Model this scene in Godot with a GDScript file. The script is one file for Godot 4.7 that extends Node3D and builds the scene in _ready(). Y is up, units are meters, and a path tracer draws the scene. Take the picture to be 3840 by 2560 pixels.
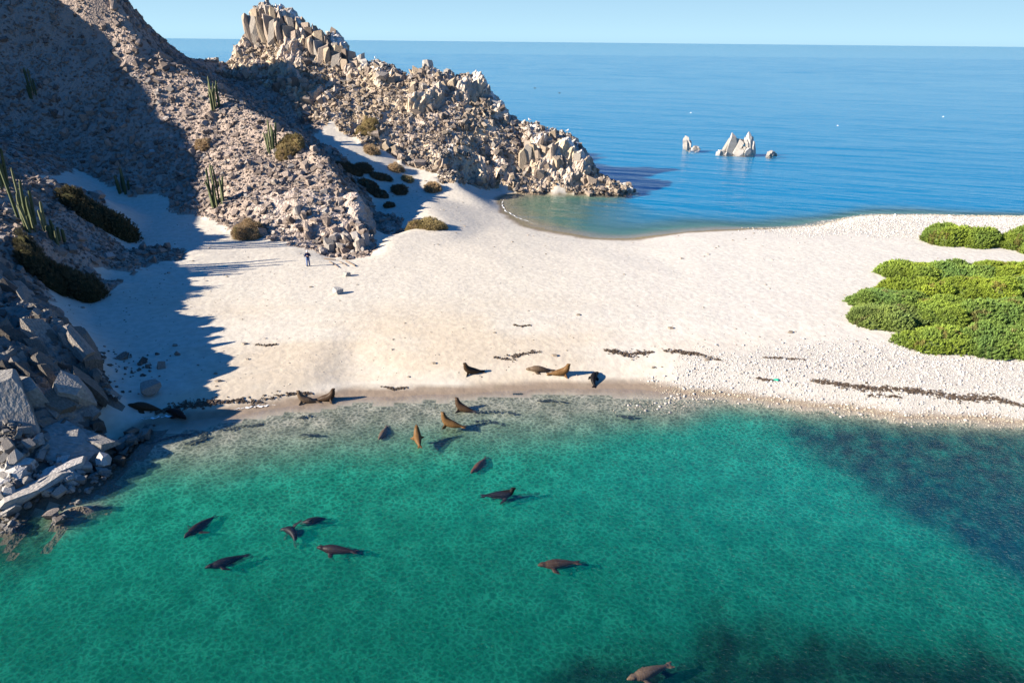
extends Node3D
# A desert island cove seen from the air: a pale sand isthmus between a rocky hill, a headland and open sea, with sea lions in the shallows.
# Heights of the land, metres, along its shores, feet, slopes and ridges.
const BAY_SHORE := [Vector3(-25.2, 0.00, -40.7), Vector3(-22.3, 0.00, -41.4), Vector3(-19.0, 0.00, -42.3), Vector3(-16.7, 0.00, -42.9), Vector3(-12.1, 0.00, -44.6), Vector3(-5.7, 0.00, -45.6), Vector3(0.8, 0.00, -46.3), Vector3(7.5, 0.00, -46.8), Vector3(10.8, 0.00, -46.2), Vector3(15.4, 0.00, -45.0), Vector3(19.9, 0.00, -44.0), Vector3(25.7, 0.00, -42.8), Vector3(31.5, 0.00, -42.0), Vector3(35.9, 0.00, -41.6), Vector3(41.5, 0.00, -40.7)]
const BAY_SHALLOWS := [Vector3(-21.8, -0.20, -37.4), Vector3(-18.5, -0.20, -38.3), Vector3(-16.2, -0.20, -38.9), Vector3(-11.6, -0.20, -40.6), Vector3(-5.2, -0.20, -41.6), Vector3(1.3, -0.20, -42.3), Vector3(8.0, -0.20, -42.8), Vector3(11.3, -0.20, -42.2), Vector3(15.7, -0.55, -42.6), Vector3(20.2, -0.55, -41.6), Vector3(26.0, -0.55, -40.4), Vector3(31.8, -0.55, -39.6), Vector3(36.2, -0.55, -39.2), Vector3(41.8, -0.55, -38.3)]
const BAY_SLOPE := [Vector3(-24.0, -0.52, -31.9), Vector3(-17.8, -0.52, -33.5), Vector3(-10.9, -0.52, -35.8), Vector3(2.0, -0.52, -37.5), Vector3(11.8, -0.75, -38.7), Vector3(20.9, -0.75, -36.5), Vector3(32.5, -0.75, -34.5), Vector3(42.5, -0.75, -33.2)]
const BAY_FLOOR := [Vector3(-23.2, -1.05, -24.7), Vector3(-14.7, -1.05, -26.9), Vector3(2.8, -1.05, -30.3), Vector3(17.4, -1.05, -29.0), Vector3(33.5, -1.05, -26.0)]
const BAY_DEEP := [Vector3(-40.0, -1.30, -14.0), Vector3(-15.0, -1.35, -10.0), Vector3(10.0, -1.50, -8.0), Vector3(35.0, -1.60, -8.0), Vector3(-60.0, -3.00, 8.0), Vector3(0.0, -3.00, 8.0), Vector3(60.0, -3.00, 8.0), Vector3(80.0, -3.00, -14.0)]
const ROCK_SHORE := [Vector3(-24.2, 0.00, -38.6), Vector3(-24.4, 0.00, -36.0), Vector3(-23.9, 0.00, -33.3), Vector3(-23.3, 0.00, -31.2), Vector3(-25.2, 0.00, -30.4), Vector3(-27.8, 0.00, -30.0), Vector3(-33.0, -0.80, -26.0), Vector3(-46.0, -0.80, -24.0), Vector3(-70.0, -0.80, -22.0)]
const ROCK_SHALLOWS := [Vector3(-23.3, -0.45, -35.5), Vector3(-22.4, -0.60, -32.9), Vector3(-22.8, -0.60, -31.0), Vector3(-25.3, -0.70, -30.4), Vector3(-28.4, -0.70, -30.0)]
const BERM := [Vector3(-22.3, 0.70, -43.1), Vector3(-15.5, 0.70, -45.7), Vector3(-5.9, 0.75, -47.3), Vector3(2.6, 0.80, -48.5), Vector3(9.7, 0.90, -50.1), Vector3(16.3, 1.00, -48.8), Vector3(22.4, 1.00, -46.6), Vector3(29.6, 1.00, -44.7), Vector3(37.1, 1.00, -43.8), Vector3(43.2, 1.00, -43.3)]
const BEACH_MID := [Vector3(-30.8, 1.00, -50.2), Vector3(-25.7, 1.00, -55.9), Vector3(-14.4, 1.20, -55.7), Vector3(-2.9, 1.35, -55.7), Vector3(12.4, 1.40, -56.0), Vector3(27.8, 1.60, -55.9), Vector3(43.0, 1.80, -55.8), Vector3(51.5, 1.80, -54.0), Vector3(-35.0, 1.40, -65.2), Vector3(-26.0, 1.30, -67.1), Vector3(-12.6, 1.30, -67.6), Vector3(1.0, 1.30, -68.0), Vector3(19.3, 1.40, -68.3), Vector3(40.5, 1.60, -74.5), Vector3(58.0, 1.70, -74.8), Vector3(67.6, 1.80, -71.6), Vector3(-6.8, 1.30, -81.1), Vector3(6.3, 1.00, -78.8), Vector3(19.8, 1.00, -81.2), Vector3(37.2, 1.30, -84.8), Vector3(54.9, 1.50, -86.9), Vector3(66.1, 1.40, -86.6), Vector3(77.5, 1.50, -83.5)]
const COVE_BERM := [Vector3(-4.6, 0.60, -103.2), Vector3(-2.9, 0.60, -92.6), Vector3(2.4, 0.60, -87.1), Vector3(8.3, 0.60, -83.8), Vector3(14.9, 0.60, -83.4), Vector3(24.1, 0.70, -87.6), Vector3(35.9, 0.90, -88.8), Vector3(43.1, 0.90, -92.1), Vector3(50.7, 1.00, -97.0), Vector3(57.4, 1.10, -96.6), Vector3(71.0, 1.10, -93.6), Vector3(84.5, 1.10, -91.8)]
const COVE_SHORE := [Vector3(-1.1, 0.00, -117.3), Vector3(-2.9, 0.00, -111.7), Vector3(-1.9, 0.00, -104.5), Vector3(1.3, 0.00, -96.9), Vector3(6.1, 0.00, -92.2), Vector3(10.6, 0.00, -89.6), Vector3(15.2, 0.00, -88.7), Vector3(19.0, 0.00, -90.9), Vector3(25.7, 0.00, -93.7), Vector3(32.2, 0.00, -95.2), Vector3(38.6, 0.00, -95.9), Vector3(44.1, 0.00, -97.2), Vector3(48.2, 0.00, -100.7), Vector3(54.4, 0.00, -104.4), Vector3(66.0, 0.00, -105.0), Vector3(85.0, 0.00, -105.0), Vector3(130.0, 0.00, -105.0)]
const COVE_SHALLOWS := [Vector3(1.5, -0.35, -110.9), Vector3(4.7, -0.40, -102.2), Vector3(10.2, -0.60, -97.9), Vector3(15.7, -0.70, -96.0), Vector3(6.8, -0.50, -116.9), Vector3(17.7, -1.10, -115.0), Vector3(24.5, -1.60, -108.1), Vector3(35.7, -1.60, -106.2), Vector3(47.1, -1.60, -109.0), Vector3(32.7, -2.40, -121.6), Vector3(28.5, -2.20, -132.0), Vector3(48.2, -3.00, -132.8), Vector3(66.0, -3.00, -125.9), Vector3(84.6, -2.50, -117.6)]
const SEA_FLOOR := [Vector3(40.0, -5.00, -135.0), Vector3(60.0, -5.00, -135.0), Vector3(85.0, -5.00, -135.0), Vector3(110.0, -5.00, -135.0), Vector3(-20.0, -8.00, -165.0), Vector3(5.0, -8.00, -165.0), Vector3(30.0, -8.00, -165.0), Vector3(60.0, -8.00, -165.0), Vector3(110.0, -8.00, -165.0), Vector3(-110.0, -9.00, -200.0), Vector3(-60.0, -9.00, -200.0), Vector3(0.0, -9.00, -200.0), Vector3(60.0, -9.00, -200.0), Vector3(110.0, -9.00, -200.0)]
const RECESS := [Vector3(-52.3, 3.33, -91.6), Vector3(-47.3, 2.64, -87.3), Vector3(-42.3, 2.69, -87.3), Vector3(-44.1, 2.24, -76.4), Vector3(-40.7, 1.70, -65.5), Vector3(-41.8, 2.12, -62.2), Vector3(-35.8, 1.92, -80.7), Vector3(-28.1, 1.60, -76.5)]
const VALLEY := [Vector3(-32.4, 9.08, -117.8), Vector3(-27.3, 8.02, -115.6), Vector3(-22.5, 7.21, -116.7), Vector3(-19.7, 5.12, -112.4), Vector3(-23.8, 4.80, -108.0), Vector3(-16.3, 4.11, -112.4), Vector3(-14.9, 2.40, -106.9), Vector3(-19.9, 1.74, -100.4), Vector3(-8.3, 2.72, -109.1), Vector3(-15.0, 1.97, -82.4), Vector3(-10.0, 1.98, -91.6), Vector3(-7.1, 1.00, -112.5)]
const HILL_TOE := [Vector3(-17.6, 0.63, -77.5), Vector3(-21.5, 0.69, -78.0), Vector3(-25.7, 1.63, -80.2), Vector3(-29.8, 1.96, -81.8), Vector3(-34.8, 2.59, -84.5), Vector3(-40.4, 3.02, -88.4), Vector3(-43.7, 3.32, -89.5)]
const HILL_RIDGE := [Vector3(-18.5, 1.71, -80.2), Vector3(-19.7, 3.44, -85.1), Vector3(-20.8, 4.65, -88.4), Vector3(-24.5, 7.39, -94.9), Vector3(-28.7, 9.78, -100.4), Vector3(-35.1, 11.98, -105.8), Vector3(-40.3, 13.83, -110.2), Vector3(-47.0, 16.00, -114.5), Vector3(-52.7, 19.03, -117.8), Vector3(-59.1, 21.97, -120.0), Vector3(-62.1, 25.68, -121.1), Vector3(-64.5, 29.49, -122.2), Vector3(-66.9, 33.18, -122.2)]
const HILL_FACE := [Vector3(-26.5, 4.79, -86.2), Vector3(-34.0, 6.22, -92.7), Vector3(-34.7, 4.47, -87.3), Vector3(-32.0, 7.66, -98.2), Vector3(-42.4, 9.81, -103.6), Vector3(-50.0, 11.21, -106.9), Vector3(-56.2, 8.58, -102.5), Vector3(-46.2, 5.48, -96.0), Vector3(-53.0, 5.02, -94.9), Vector3(-58.0, 16.92, -113.5), Vector3(-67.0, 13.89, -110.2), Vector3(-70.1, 9.39, -104.7), Vector3(-76.6, 21.11, -115.6), Vector3(-69.0, 23.68, -118.9), Vector3(-75.0, 29.96, -121.1), Vector3(-80.6, 26.69, -117.8), Vector3(-77.9, 15.13, -109.1), Vector3(-85.3, 22.91, -113.5), Vector3(-80.8, 11.41, -102.5)]
const HILL_BACK := [Vector3(-18.0, -0.23, -86.2), Vector3(-20.2, 1.09, -94.9), Vector3(-22.0, 3.00, -100.4), Vector3(-25.6, 4.97, -106.9), Vector3(-31.0, 7.59, -113.5), Vector3(-35.2, 9.27, -118.9), Vector3(-41.0, 11.48, -124.4), Vector3(-49.0, 14.90, -130.9), Vector3(-55.6, 16.57, -137.5)]
const HILL_SECOND := [Vector3(-56.0, 16.98, -138.5), Vector3(-58.2, 18.61, -137.5), Vector3(-61.3, 21.01, -136.4), Vector3(-63.2, 23.20, -135.3), Vector3(-65.0, 25.19, -134.2), Vector3(-66.9, 28.29, -133.1), Vector3(-68.0, 31.29, -132.0)]
const HILL_DROP := [Vector3(-85.1, 2.18, -152.7), Vector3(-63.3, 2.18, -154.9), Vector3(-67.6, -3.27, -163.6), Vector3(-98.2, -3.27, -163.6)]
const SADDLE := [Vector3(-55.6, 17.01, -139.6), Vector3(-46.1, 16.81, -137.5), Vector3(-35.8, 11.95, -127.6), Vector3(-26.3, 9.54, -122.2)]
const HEAD_LEFT := [Vector3(-55.7, 19.98, -144.0), Vector3(-54.8, 22.47, -147.3), Vector3(-53.6, 23.11, -148.4)]
const PEAK_BASE := [Vector3(-51.8, 22.90, -146.2), Vector3(-47.5, 22.56, -144.0), Vector3(-42.0, 22.32, -142.4), Vector3(-37.7, 19.85, -140.7), Vector3(-33.8, 18.38, -139.6), Vector3(-30.6, 17.14, -138.5)]
const PEAK_TOP := [Vector3(-52.4, 29.26, -149.5), Vector3(-51.6, 30.40, -150.5), Vector3(-49.5, 30.52, -151.1), Vector3(-46.3, 28.74, -150.5), Vector3(-42.7, 26.63, -150.0), Vector3(-39.0, 25.00, -149.5), Vector3(-35.5, 23.44, -147.8), Vector3(-33.1, 20.96, -145.1), Vector3(-30.9, 18.71, -141.8)]
const PEAK_RIM := [Vector3(-51.8, 27.82, -147.6), Vector3(-47.7, 27.83, -146.7), Vector3(-42.6, 25.70, -145.6), Vector3(-38.3, 23.65, -144.5), Vector3(-34.7, 21.76, -142.9), Vector3(-31.9, 19.52, -140.7)]
const HEAD_RIDGE := [Vector3(-29.8, 18.29, -140.7), Vector3(-28.3, 20.17, -140.7), Vector3(-24.9, 20.38, -139.6), Vector3(-22.3, 18.89, -139.1), Vector3(-20.0, 18.16, -138.5), Vector3(-17.8, 18.97, -138.0), Vector3(-15.7, 19.54, -137.5), Vector3(-14.1, 18.15, -136.5), Vector3(-12.0, 18.17, -136.6), Vector3(-8.7, 18.18, -136.9), Vector3(-6.8, 16.86, -136.3), Vector3(-6.2, 15.28, -134.8), Vector3(-3.8, 13.46, -133.8), Vector3(-1.7, 11.25, -132.2), Vector3(0.9, 9.27, -130.7), Vector3(2.7, 10.12, -130.1), Vector3(6.3, 9.16, -129.5), Vector3(10.2, 8.38, -128.7), Vector3(12.5, 6.55, -126.5), Vector3(13.5, 4.28, -125.4), Vector3(14.2, 2.16, -124.3), Vector3(17.2, 0.61, -123.2), Vector3(21.0, -0.09, -122.7)]
const HEAD_FACE := [Vector3(-44.1, 17.27, -136.4), Vector3(-38.6, 15.95, -133.6), Vector3(-31.3, 13.38, -128.7), Vector3(-25.2, 14.09, -129.8), Vector3(-22.7, 10.32, -123.3), Vector3(-17.2, 14.25, -128.7), Vector3(-16.7, 9.65, -123.3), Vector3(-10.3, 13.53, -129.3), Vector3(-9.9, 8.99, -123.3), Vector3(-3.9, 9.45, -126.1), Vector3(-3.8, 5.01, -120.6), Vector3(1.5, 5.91, -124.9), Vector3(2.7, 8.68, -126.8), Vector3(8.5, 6.69, -125.2), Vector3(7.6, 3.46, -121.7), Vector3(12.7, 2.97, -122.7)]
const HEAD_FOOT := [Vector3(-23.9, 7.96, -118.9), Vector3(-20.6, 6.64, -118.4), Vector3(-17.2, 5.35, -116.7), Vector3(-13.0, 4.99, -115.6), Vector3(-9.2, 4.04, -112.4), Vector3(-3.8, 0.90, -120.6), Vector3(0.0, 0.35, -118.6), Vector3(5.3, 0.20, -118.9), Vector3(11.5, 0.20, -119.9), Vector3(18.4, 0.20, -120.3), Vector3(22.3, -0.30, -123.0)]
const HEAD_DROP := [Vector3(-58.9, 3.27, -163.6), Vector3(-43.6, -2.18, -165.8), Vector3(-27.3, -2.18, -154.9), Vector3(-13.1, -2.18, -150.5), Vector3(0.0, -2.18, -146.2), Vector3(8.7, -3.27, -139.6), Vector3(15.3, -3.27, -130.9), Vector3(24.0, -3.27, -123.3), Vector3(-48.0, 2.18, -157.1)]
const SCREE_FOOT := [Vector3(-42.5, 2.25, -72.0), Vector3(-42.1, 2.84, -67.6), Vector3(-41.0, 1.98, -63.3), Vector3(-43.2, 2.46, -60.5)]
const SCREE := [Vector3(-44.5, 4.27, -72.5), Vector3(-52.8, 7.78, -80.7), Vector3(-51.4, 9.04, -72.0), Vector3(-42.8, 5.16, -64.4), Vector3(-44.1, 6.80, -60.0), Vector3(-42.9, 4.81, -57.3), Vector3(-51.3, 8.18, -67.6), Vector3(-46.2, 7.69, -56.7), Vector3(-53.6, 9.46, -67.6)]
const CLIFF_TOP := [Vector3(-39.5, 6.15, -50.0), Vector3(-36.9, 5.82, -48.5), Vector3(-34.5, 5.37, -46.5), Vector3(-32.7, 4.76, -45.5), Vector3(-30.1, 3.62, -43.5), Vector3(-28.1, 2.67, -41.0)]
const CLIFF_FACE := [Vector3(-35.1, 4.60, -43.0), Vector3(-32.4, 4.42, -42.0), Vector3(-29.4, 3.39, -39.5), Vector3(-30.0, 3.47, -37.5), Vector3(-31.0, 3.38, -36.5), Vector3(-27.7, 2.09, -39.0), Vector3(-28.5, 2.46, -34.0), Vector3(-28.0, 1.75, -31.5), Vector3(-31.6, 3.64, -36.0), Vector3(-35.2, 5.44, -41.0)]
const CLIFF_FOOT := [Vector3(-29.5, 0.90, -42.9), Vector3(-28.3, 0.50, -40.2), Vector3(-26.9, 0.30, -38.1), Vector3(-27.5, 0.50, -35.7), Vector3(-28.1, 0.80, -33.8), Vector3(-27.3, 0.50, -31.7), Vector3(-28.6, 0.60, -31.5)]
const CLIFF_SAND := [Vector3(-29.0, 1.00, -44.1), Vector3(-27.2, 0.45, -40.0), Vector3(-26.0, 0.15, -38.3), Vector3(-30.6, 1.15, -46.6), Vector3(-33.5, 1.30, -50.3), Vector3(-37.2, 1.60, -54.1)]
const TOE_SAND := [Vector3(-15.4, 1.40, -75.3), Vector3(-15.9, 1.30, -71.6), Vector3(-19.9, 1.35, -72.6), Vector3(-24.5, 1.50, -76.0), Vector3(-29.3, 1.70, -78.5)]
const WEST := [Vector3(-52.0, 14.10, -33.4), Vector3(-49.0, 2.50, -30.0), Vector3(-41.0, 1.50, -28.6), Vector3(-52.0, 13.30, -37.0), Vector3(-53.0, 12.20, -42.0), Vector3(-53.0, 11.20, -47.0), Vector3(-54.0, 10.00, -53.0), Vector3(-58.0, 9.50, -60.0), Vector3(-65.0, 11.00, -66.0), Vector3(-65.0, 12.00, -75.0), Vector3(-60.0, 5.00, -29.0), Vector3(-60.0, -0.50, -26.0), Vector3(-75.0, 16.00, -35.0), Vector3(-80.0, 20.00, -45.0), Vector3(-95.0, 27.00, -60.0), Vector3(-95.0, 28.00, -72.0), Vector3(-95.0, 30.00, -81.0), Vector3(-95.0, 32.00, -90.0), Vector3(-95.0, 32.00, -96.0), Vector3(-95.0, 36.00, -107.0), Vector3(-95.0, 40.00, -114.0), Vector3(-95.0, 36.00, -125.0), Vector3(-120.0, 30.00, -50.0), Vector3(-120.0, 40.00, -100.0), Vector3(-120.0, 5.00, -20.0), Vector3(-120.0, 2.00, -160.0), Vector3(-120.0, -4.00, -200.0)]
const SAND_LINES := [BAY_SHORE, BAY_SHALLOWS, BAY_SLOPE, BAY_FLOOR, BAY_DEEP, ROCK_SHALLOWS, BERM, BEACH_MID, COVE_BERM, COVE_SHORE, COVE_SHALLOWS, SEA_FLOOR, RECESS, VALLEY, CLIFF_SAND, TOE_SAND]
const HILL_LINES := [HILL_TOE, HILL_RIDGE, HILL_FACE, HILL_BACK, HILL_SECOND, HILL_DROP, SCREE_FOOT, SCREE, WEST]
const HEAD_LINES := [SADDLE, HEAD_LEFT, PEAK_BASE, PEAK_TOP, PEAK_RIM, HEAD_RIDGE, HEAD_FACE, HEAD_FOOT, HEAD_DROP]
const CLIFF_LINES := [ROCK_SHORE, CLIFF_TOP, CLIFF_FACE, CLIFF_FOOT]

const SUN_TO := Vector3(0.955, 0.0, -0.29)   # where shadows fall, on the ground
const SUN_UP := 24.0
const GX0 := -120.0
const GZ0 := -201.0
const STEP := 0.5
const NX := 501
const NZ := 421

var rng := RandomNumberGenerator.new()
var ht := PackedFloat32Array()
var region := PackedByteArray()          # 0 sand, 1 hill, 2 headland, 3 near cliff
var rocky := PackedFloat32Array()
var used_names := {}
var noise_a := FastNoiseLite.new()
var noise_b := FastNoiseLite.new()
var noise_c := FastNoiseLite.new()
var noise_w := FastNoiseLite.new()
var view: Transform3D
var beach: Node3D
var hill: Node3D
var headland: Node3D
var cliff: Node3D
var stone_tone: NoiseTexture2D
var stone_relief: NoiseTexture2D
var stone_tinted: Material
var stone_tones := []
var stones := []
var chunks := []
var blocks := []
var knobs := []


# ---------------------------------------------------------------- helpers
func numbered(called: String) -> String:
	var n: int = used_names.get(called, -1) + 1
	used_names[called] = n
	return called if n == 0 else "%s_%03d" % [called, n]


func thing(called: String, label: String, category: String, at := Vector3.ZERO, turn := 0.0, group := "") -> Node3D:
	var o := Node3D.new()
	o.name = numbered(called)
	o.position = at
	o.rotation.y = turn
	o.set_meta("label", label)
	o.set_meta("category", category)
	if group != "":
		o.set_meta("group", group)
	add_child(o)
	return o


func part(called: String, mesh: Mesh, material: Material, parent: Node) -> MeshInstance3D:
	var o := MeshInstance3D.new()
	o.name = called
	o.mesh = mesh
	o.material_override = material
	parent.add_child(o, true)
	return o


func struct(called: String, mesh: Mesh, material: Material) -> MeshInstance3D:
	var o := MeshInstance3D.new()
	o.name = numbered(called)
	o.mesh = mesh
	o.material_override = material
	o.set_meta("kind", "structure")
	add_child(o)
	return o


func mat(c: Color, rough := 0.9, spec := 0.3) -> StandardMaterial3D:
	var m := StandardMaterial3D.new()
	m.albedo_color = c.linear_to_srgb()
	m.roughness = rough
	m.metallic_specular = spec
	return m


func noise_tex(kind: int, freq: float, octaves: int, size: int, sd: int, as_normal := false, strength := 8.0) -> NoiseTexture2D:
	var n := FastNoiseLite.new()
	n.noise_type = kind
	n.frequency = freq
	n.fractal_octaves = octaves
	n.seed = sd
	var t := NoiseTexture2D.new()
	t.width = size
	t.height = size
	t.seamless = true
	t.noise = n
	t.as_normal_map = as_normal
	t.bump_strength = strength
	return t


func tone_tex(t: NoiseTexture2D, low: Color, high: Color) -> NoiseTexture2D:
	var ramp := Gradient.new()
	ramp.set_color(0, low)
	ramp.set_color(1, high)
	t.color_ramp = ramp
	return t


# ---------------------------------------------------------------- the lie of the land
func survey() -> void:
	var pts := PackedVector2Array()
	var hs := PackedFloat32Array()
	var ks := PackedInt32Array()
	var sets := [SAND_LINES, HILL_LINES, HEAD_LINES, CLIFF_LINES]
	for k in 4:
		for line in sets[k]:
			for p in line:
				pts.append(Vector2(p.x, p.z))
				hs.append(p.y)
				ks.append(k)
	for c in [Vector2(-125, -206), Vector2(135, -206), Vector2(-125, 14), Vector2(135, 14), Vector2(135, -60), Vector2(5, -206)]:
		pts.append(c)
		hs.append(1.7 if c.y == -60.0 else -6.0)
		ks.append(0)
	var tri := Geometry2D.triangulate_delaunay(pts)
	ht.resize(NX * NZ)
	ht.fill(-5.0)
	var wts := [PackedFloat32Array(), PackedFloat32Array(), PackedFloat32Array(), PackedFloat32Array()]
	for w in wts:
		w.resize(NX * NZ)
	for t in range(0, tri.size(), 3):
		var ia := tri[t]
		var ib := tri[t + 1]
		var ic := tri[t + 2]
		var a := pts[ia]
		var b := pts[ib]
		var c := pts[ic]
		var den := (b.y - c.y) * (a.x - c.x) + (c.x - b.x) * (a.y - c.y)
		if absf(den) < 1e-6:
			continue
		var i0 := maxi(0, ceili((minf(a.x, minf(b.x, c.x)) - GX0) / STEP))
		var i1 := mini(NX - 1, floori((maxf(a.x, maxf(b.x, c.x)) - GX0) / STEP))
		var j0 := maxi(0, ceili((minf(a.y, minf(b.y, c.y)) - GZ0) / STEP))
		var j1 := mini(NZ - 1, floori((maxf(a.y, maxf(b.y, c.y)) - GZ0) / STEP))
		for j in range(j0, j1 + 1):
			var z := GZ0 + j * STEP
			for i in range(i0, i1 + 1):
				var x := GX0 + i * STEP
				var l1 := ((b.y - c.y) * (x - c.x) + (c.x - b.x) * (z - c.y)) / den
				var l2 := ((c.y - a.y) * (x - c.x) + (a.x - c.x) * (z - c.y)) / den
				var l3 := 1.0 - l1 - l2
				if l1 < -0.001 or l2 < -0.001 or l3 < -0.001:
					continue
				var n := j * NX + i
				ht[n] = l1 * hs[ia] + l2 * hs[ib] + l3 * hs[ic]
				for k in 4:
					wts[k][n] = 0.0
				wts[ks[ia]][n] += l1
				wts[ks[ib]][n] += l2
				wts[ks[ic]][n] += l3
	for pass_ in 8:                      # round the facets off a little, the sand more than the rock
		var src := ht.duplicate()
		for j in range(1, NZ - 1):
			for i in range(1, NX - 1):
				var n := j * NX + i
				if pass_ > 1 and wts[0][n] < 0.7:
					continue
				ht[n] = 0.36 * src[n] + 0.12 * (src[n - 1] + src[n + 1] + src[n - NX] + src[n + NX]) + 0.04 * (src[n - NX - 1] + src[n - NX + 1] + src[n + NX - 1] + src[n + NX + 1])
	region.resize(NX * NZ)
	rocky.resize(NX * NZ)
	for j in NZ:
		for i in NX:
			var n := j * NX + i
			var x := GX0 + i * STEP
			var z := GZ0 + j * STEP
			var sand: float = wts[0][n] + 0.10 * noise_a.get_noise_2d(x * 6.0, z * 6.0)
			var k := 0
			if sand < 0.45 and wts[1][n] + wts[2][n] + wts[3][n] > 0.05:
				k = 1
				if wts[2][n] > wts[1][n]:
					k = 2
				if wts[3][n] > wts[1][n] and wts[3][n] > wts[2][n]:
					k = 3
			region[n] = k
			var r := clampf((0.62 - sand) / 0.3, 0.0, 1.0)
			rocky[n] = r
			var rough := noise_b.get_noise_2d(x, z)
			var fine := noise_c.get_noise_2d(x, z)
			var amp := r * (1.0 if k == 2 else 0.5)
			var crag := outcrop_at(x, z) * r
			ht[n] += amp * (0.8 * rough + 0.25 * noise_a.get_noise_2d(x * 5.0, z * 5.0)) + crag * fine * (1.5 if k == 2 else (0.9 if k == 3 else 0.45)) + (1.0 - r) * 0.05 * noise_a.get_noise_2d(x * 4.0, z * 4.0)


func outcrop_at(x: float, z: float) -> float:
	return smoothstep(-0.05, 0.25, noise_a.get_noise_2d(x * 1.6 + 400.0, z * 1.6))


func height(x: float, z: float) -> float:
	var fx := clampf((x - GX0) / STEP, 0.0, NX - 1.001)
	var fz := clampf((z - GZ0) / STEP, 0.0, NZ - 1.001)
	var i := int(fx)
	var j := int(fz)
	var a := fx - i
	var b := fz - j
	var n := j * NX + i
	return lerpf(lerpf(ht[n], ht[n + 1], a), lerpf(ht[n + NX], ht[n + NX + 1], a), b)


func region_at(x: float, z: float) -> int:
	return region[clampi(roundi((z - GZ0) / STEP), 0, NZ - 1) * NX + clampi(roundi((x - GX0) / STEP), 0, NX - 1)]


func rocky_at(x: float, z: float) -> float:
	return rocky[clampi(roundi((z - GZ0) / STEP), 0, NZ - 1) * NX + clampi(roundi((x - GX0) / STEP), 0, NX - 1)]


func slope_normal(x: float, z: float, d := 1.0) -> Vector3:
	return Vector3(height(x - d, z) - height(x + d, z), 2.0 * d, height(x, z - d) - height(x, z + d)).normalized()


func weedy(x: float, z: float) -> float:
	# beds of dark rock and weed under the bay: along the pebble shore, under the camera, and off the near cliff
	var w := noise_a.get_noise_2d(x * 2.2, z * 2.2) * 2.6 + noise_a.get_noise_2d(x * 7.0, z * 7.0) * 2.2
	var along := x - (19.0 + 0.43 * (z + 39.5) + 0.004 * (z + 39.5) * (z + 39.5))
	var right := smoothstep(-1.6, 2.4, along + w * 0.8) * smoothstep(-43.5, -40.5, z - 0.09 * (x - 18.0))
	var under := smoothstep(-25.0, -22.4, z + w * 0.75 - 0.027 * (x - 12.5) * (x - 12.5))
	var cliffside := smoothstep(3.2, 1.2, Vector2((x + 26.5) * 0.75, z + 28.6).length() + w * 0.5)
	return maxf(maxf(right, under * 0.95), cliffside * 0.85)


func sand_color(x: float, y: float, z: float) -> Color:
	var c := Color(0.475, 0.442, 0.375)
	c = c.lerp(Color(0.43, 0.355, 0.255), clampf(0.25 + 1.4 * noise_a.get_noise_2d(x * 0.7 + 50.0, z * 1.6), 0.0, 0.6) * smoothstep(-66.0, -52.0, z))
	c = c.lerp(Color(0.50, 0.478, 0.435), smoothstep(-5.0, 25.0, x) * 0.7)
	c = c.lerp(Color(0.38, 0.365, 0.335), pebbly(x, z) * 0.8)
	var wet := smoothstep(0.24, 0.10, y + 0.05 * noise_a.get_noise_2d(x * 5.0, z * 5.0))
	c = c.lerp(Color(0.225, 0.18, 0.135), wet)
	c = c.lerp(Color(0.33, 0.31, 0.245), smoothstep(-0.02, -0.10, y) * 0.85)
	c = c.lerp(Color(0.04, 0.47, 0.30), smoothstep(-0.14, -0.62, y))  # water's green painted into the bed's colour, stronger with depth
	if y < 0.1:
		var w := weedy(x, z) * smoothstep(0.0, -0.3, y)
		if z > -60.0:
			c = c.lerp(Color(0.03, 0.032, 0.015), w * clampf(0.75 + 0.9 * noise_a.get_noise_2d(x * 14.0, z * 14.0), 0.3, 1.0))
		else:
			c = c.lerp(Color(0.16, 0.15, 0.08), 0.5)
	return c


func sunk(n: int) -> bool:
	return n / NX > 236 and maxf(maxf(ht[n], ht[n + 1]), maxf(ht[n + NX], ht[n + NX + 1])) < -0.06


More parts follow.
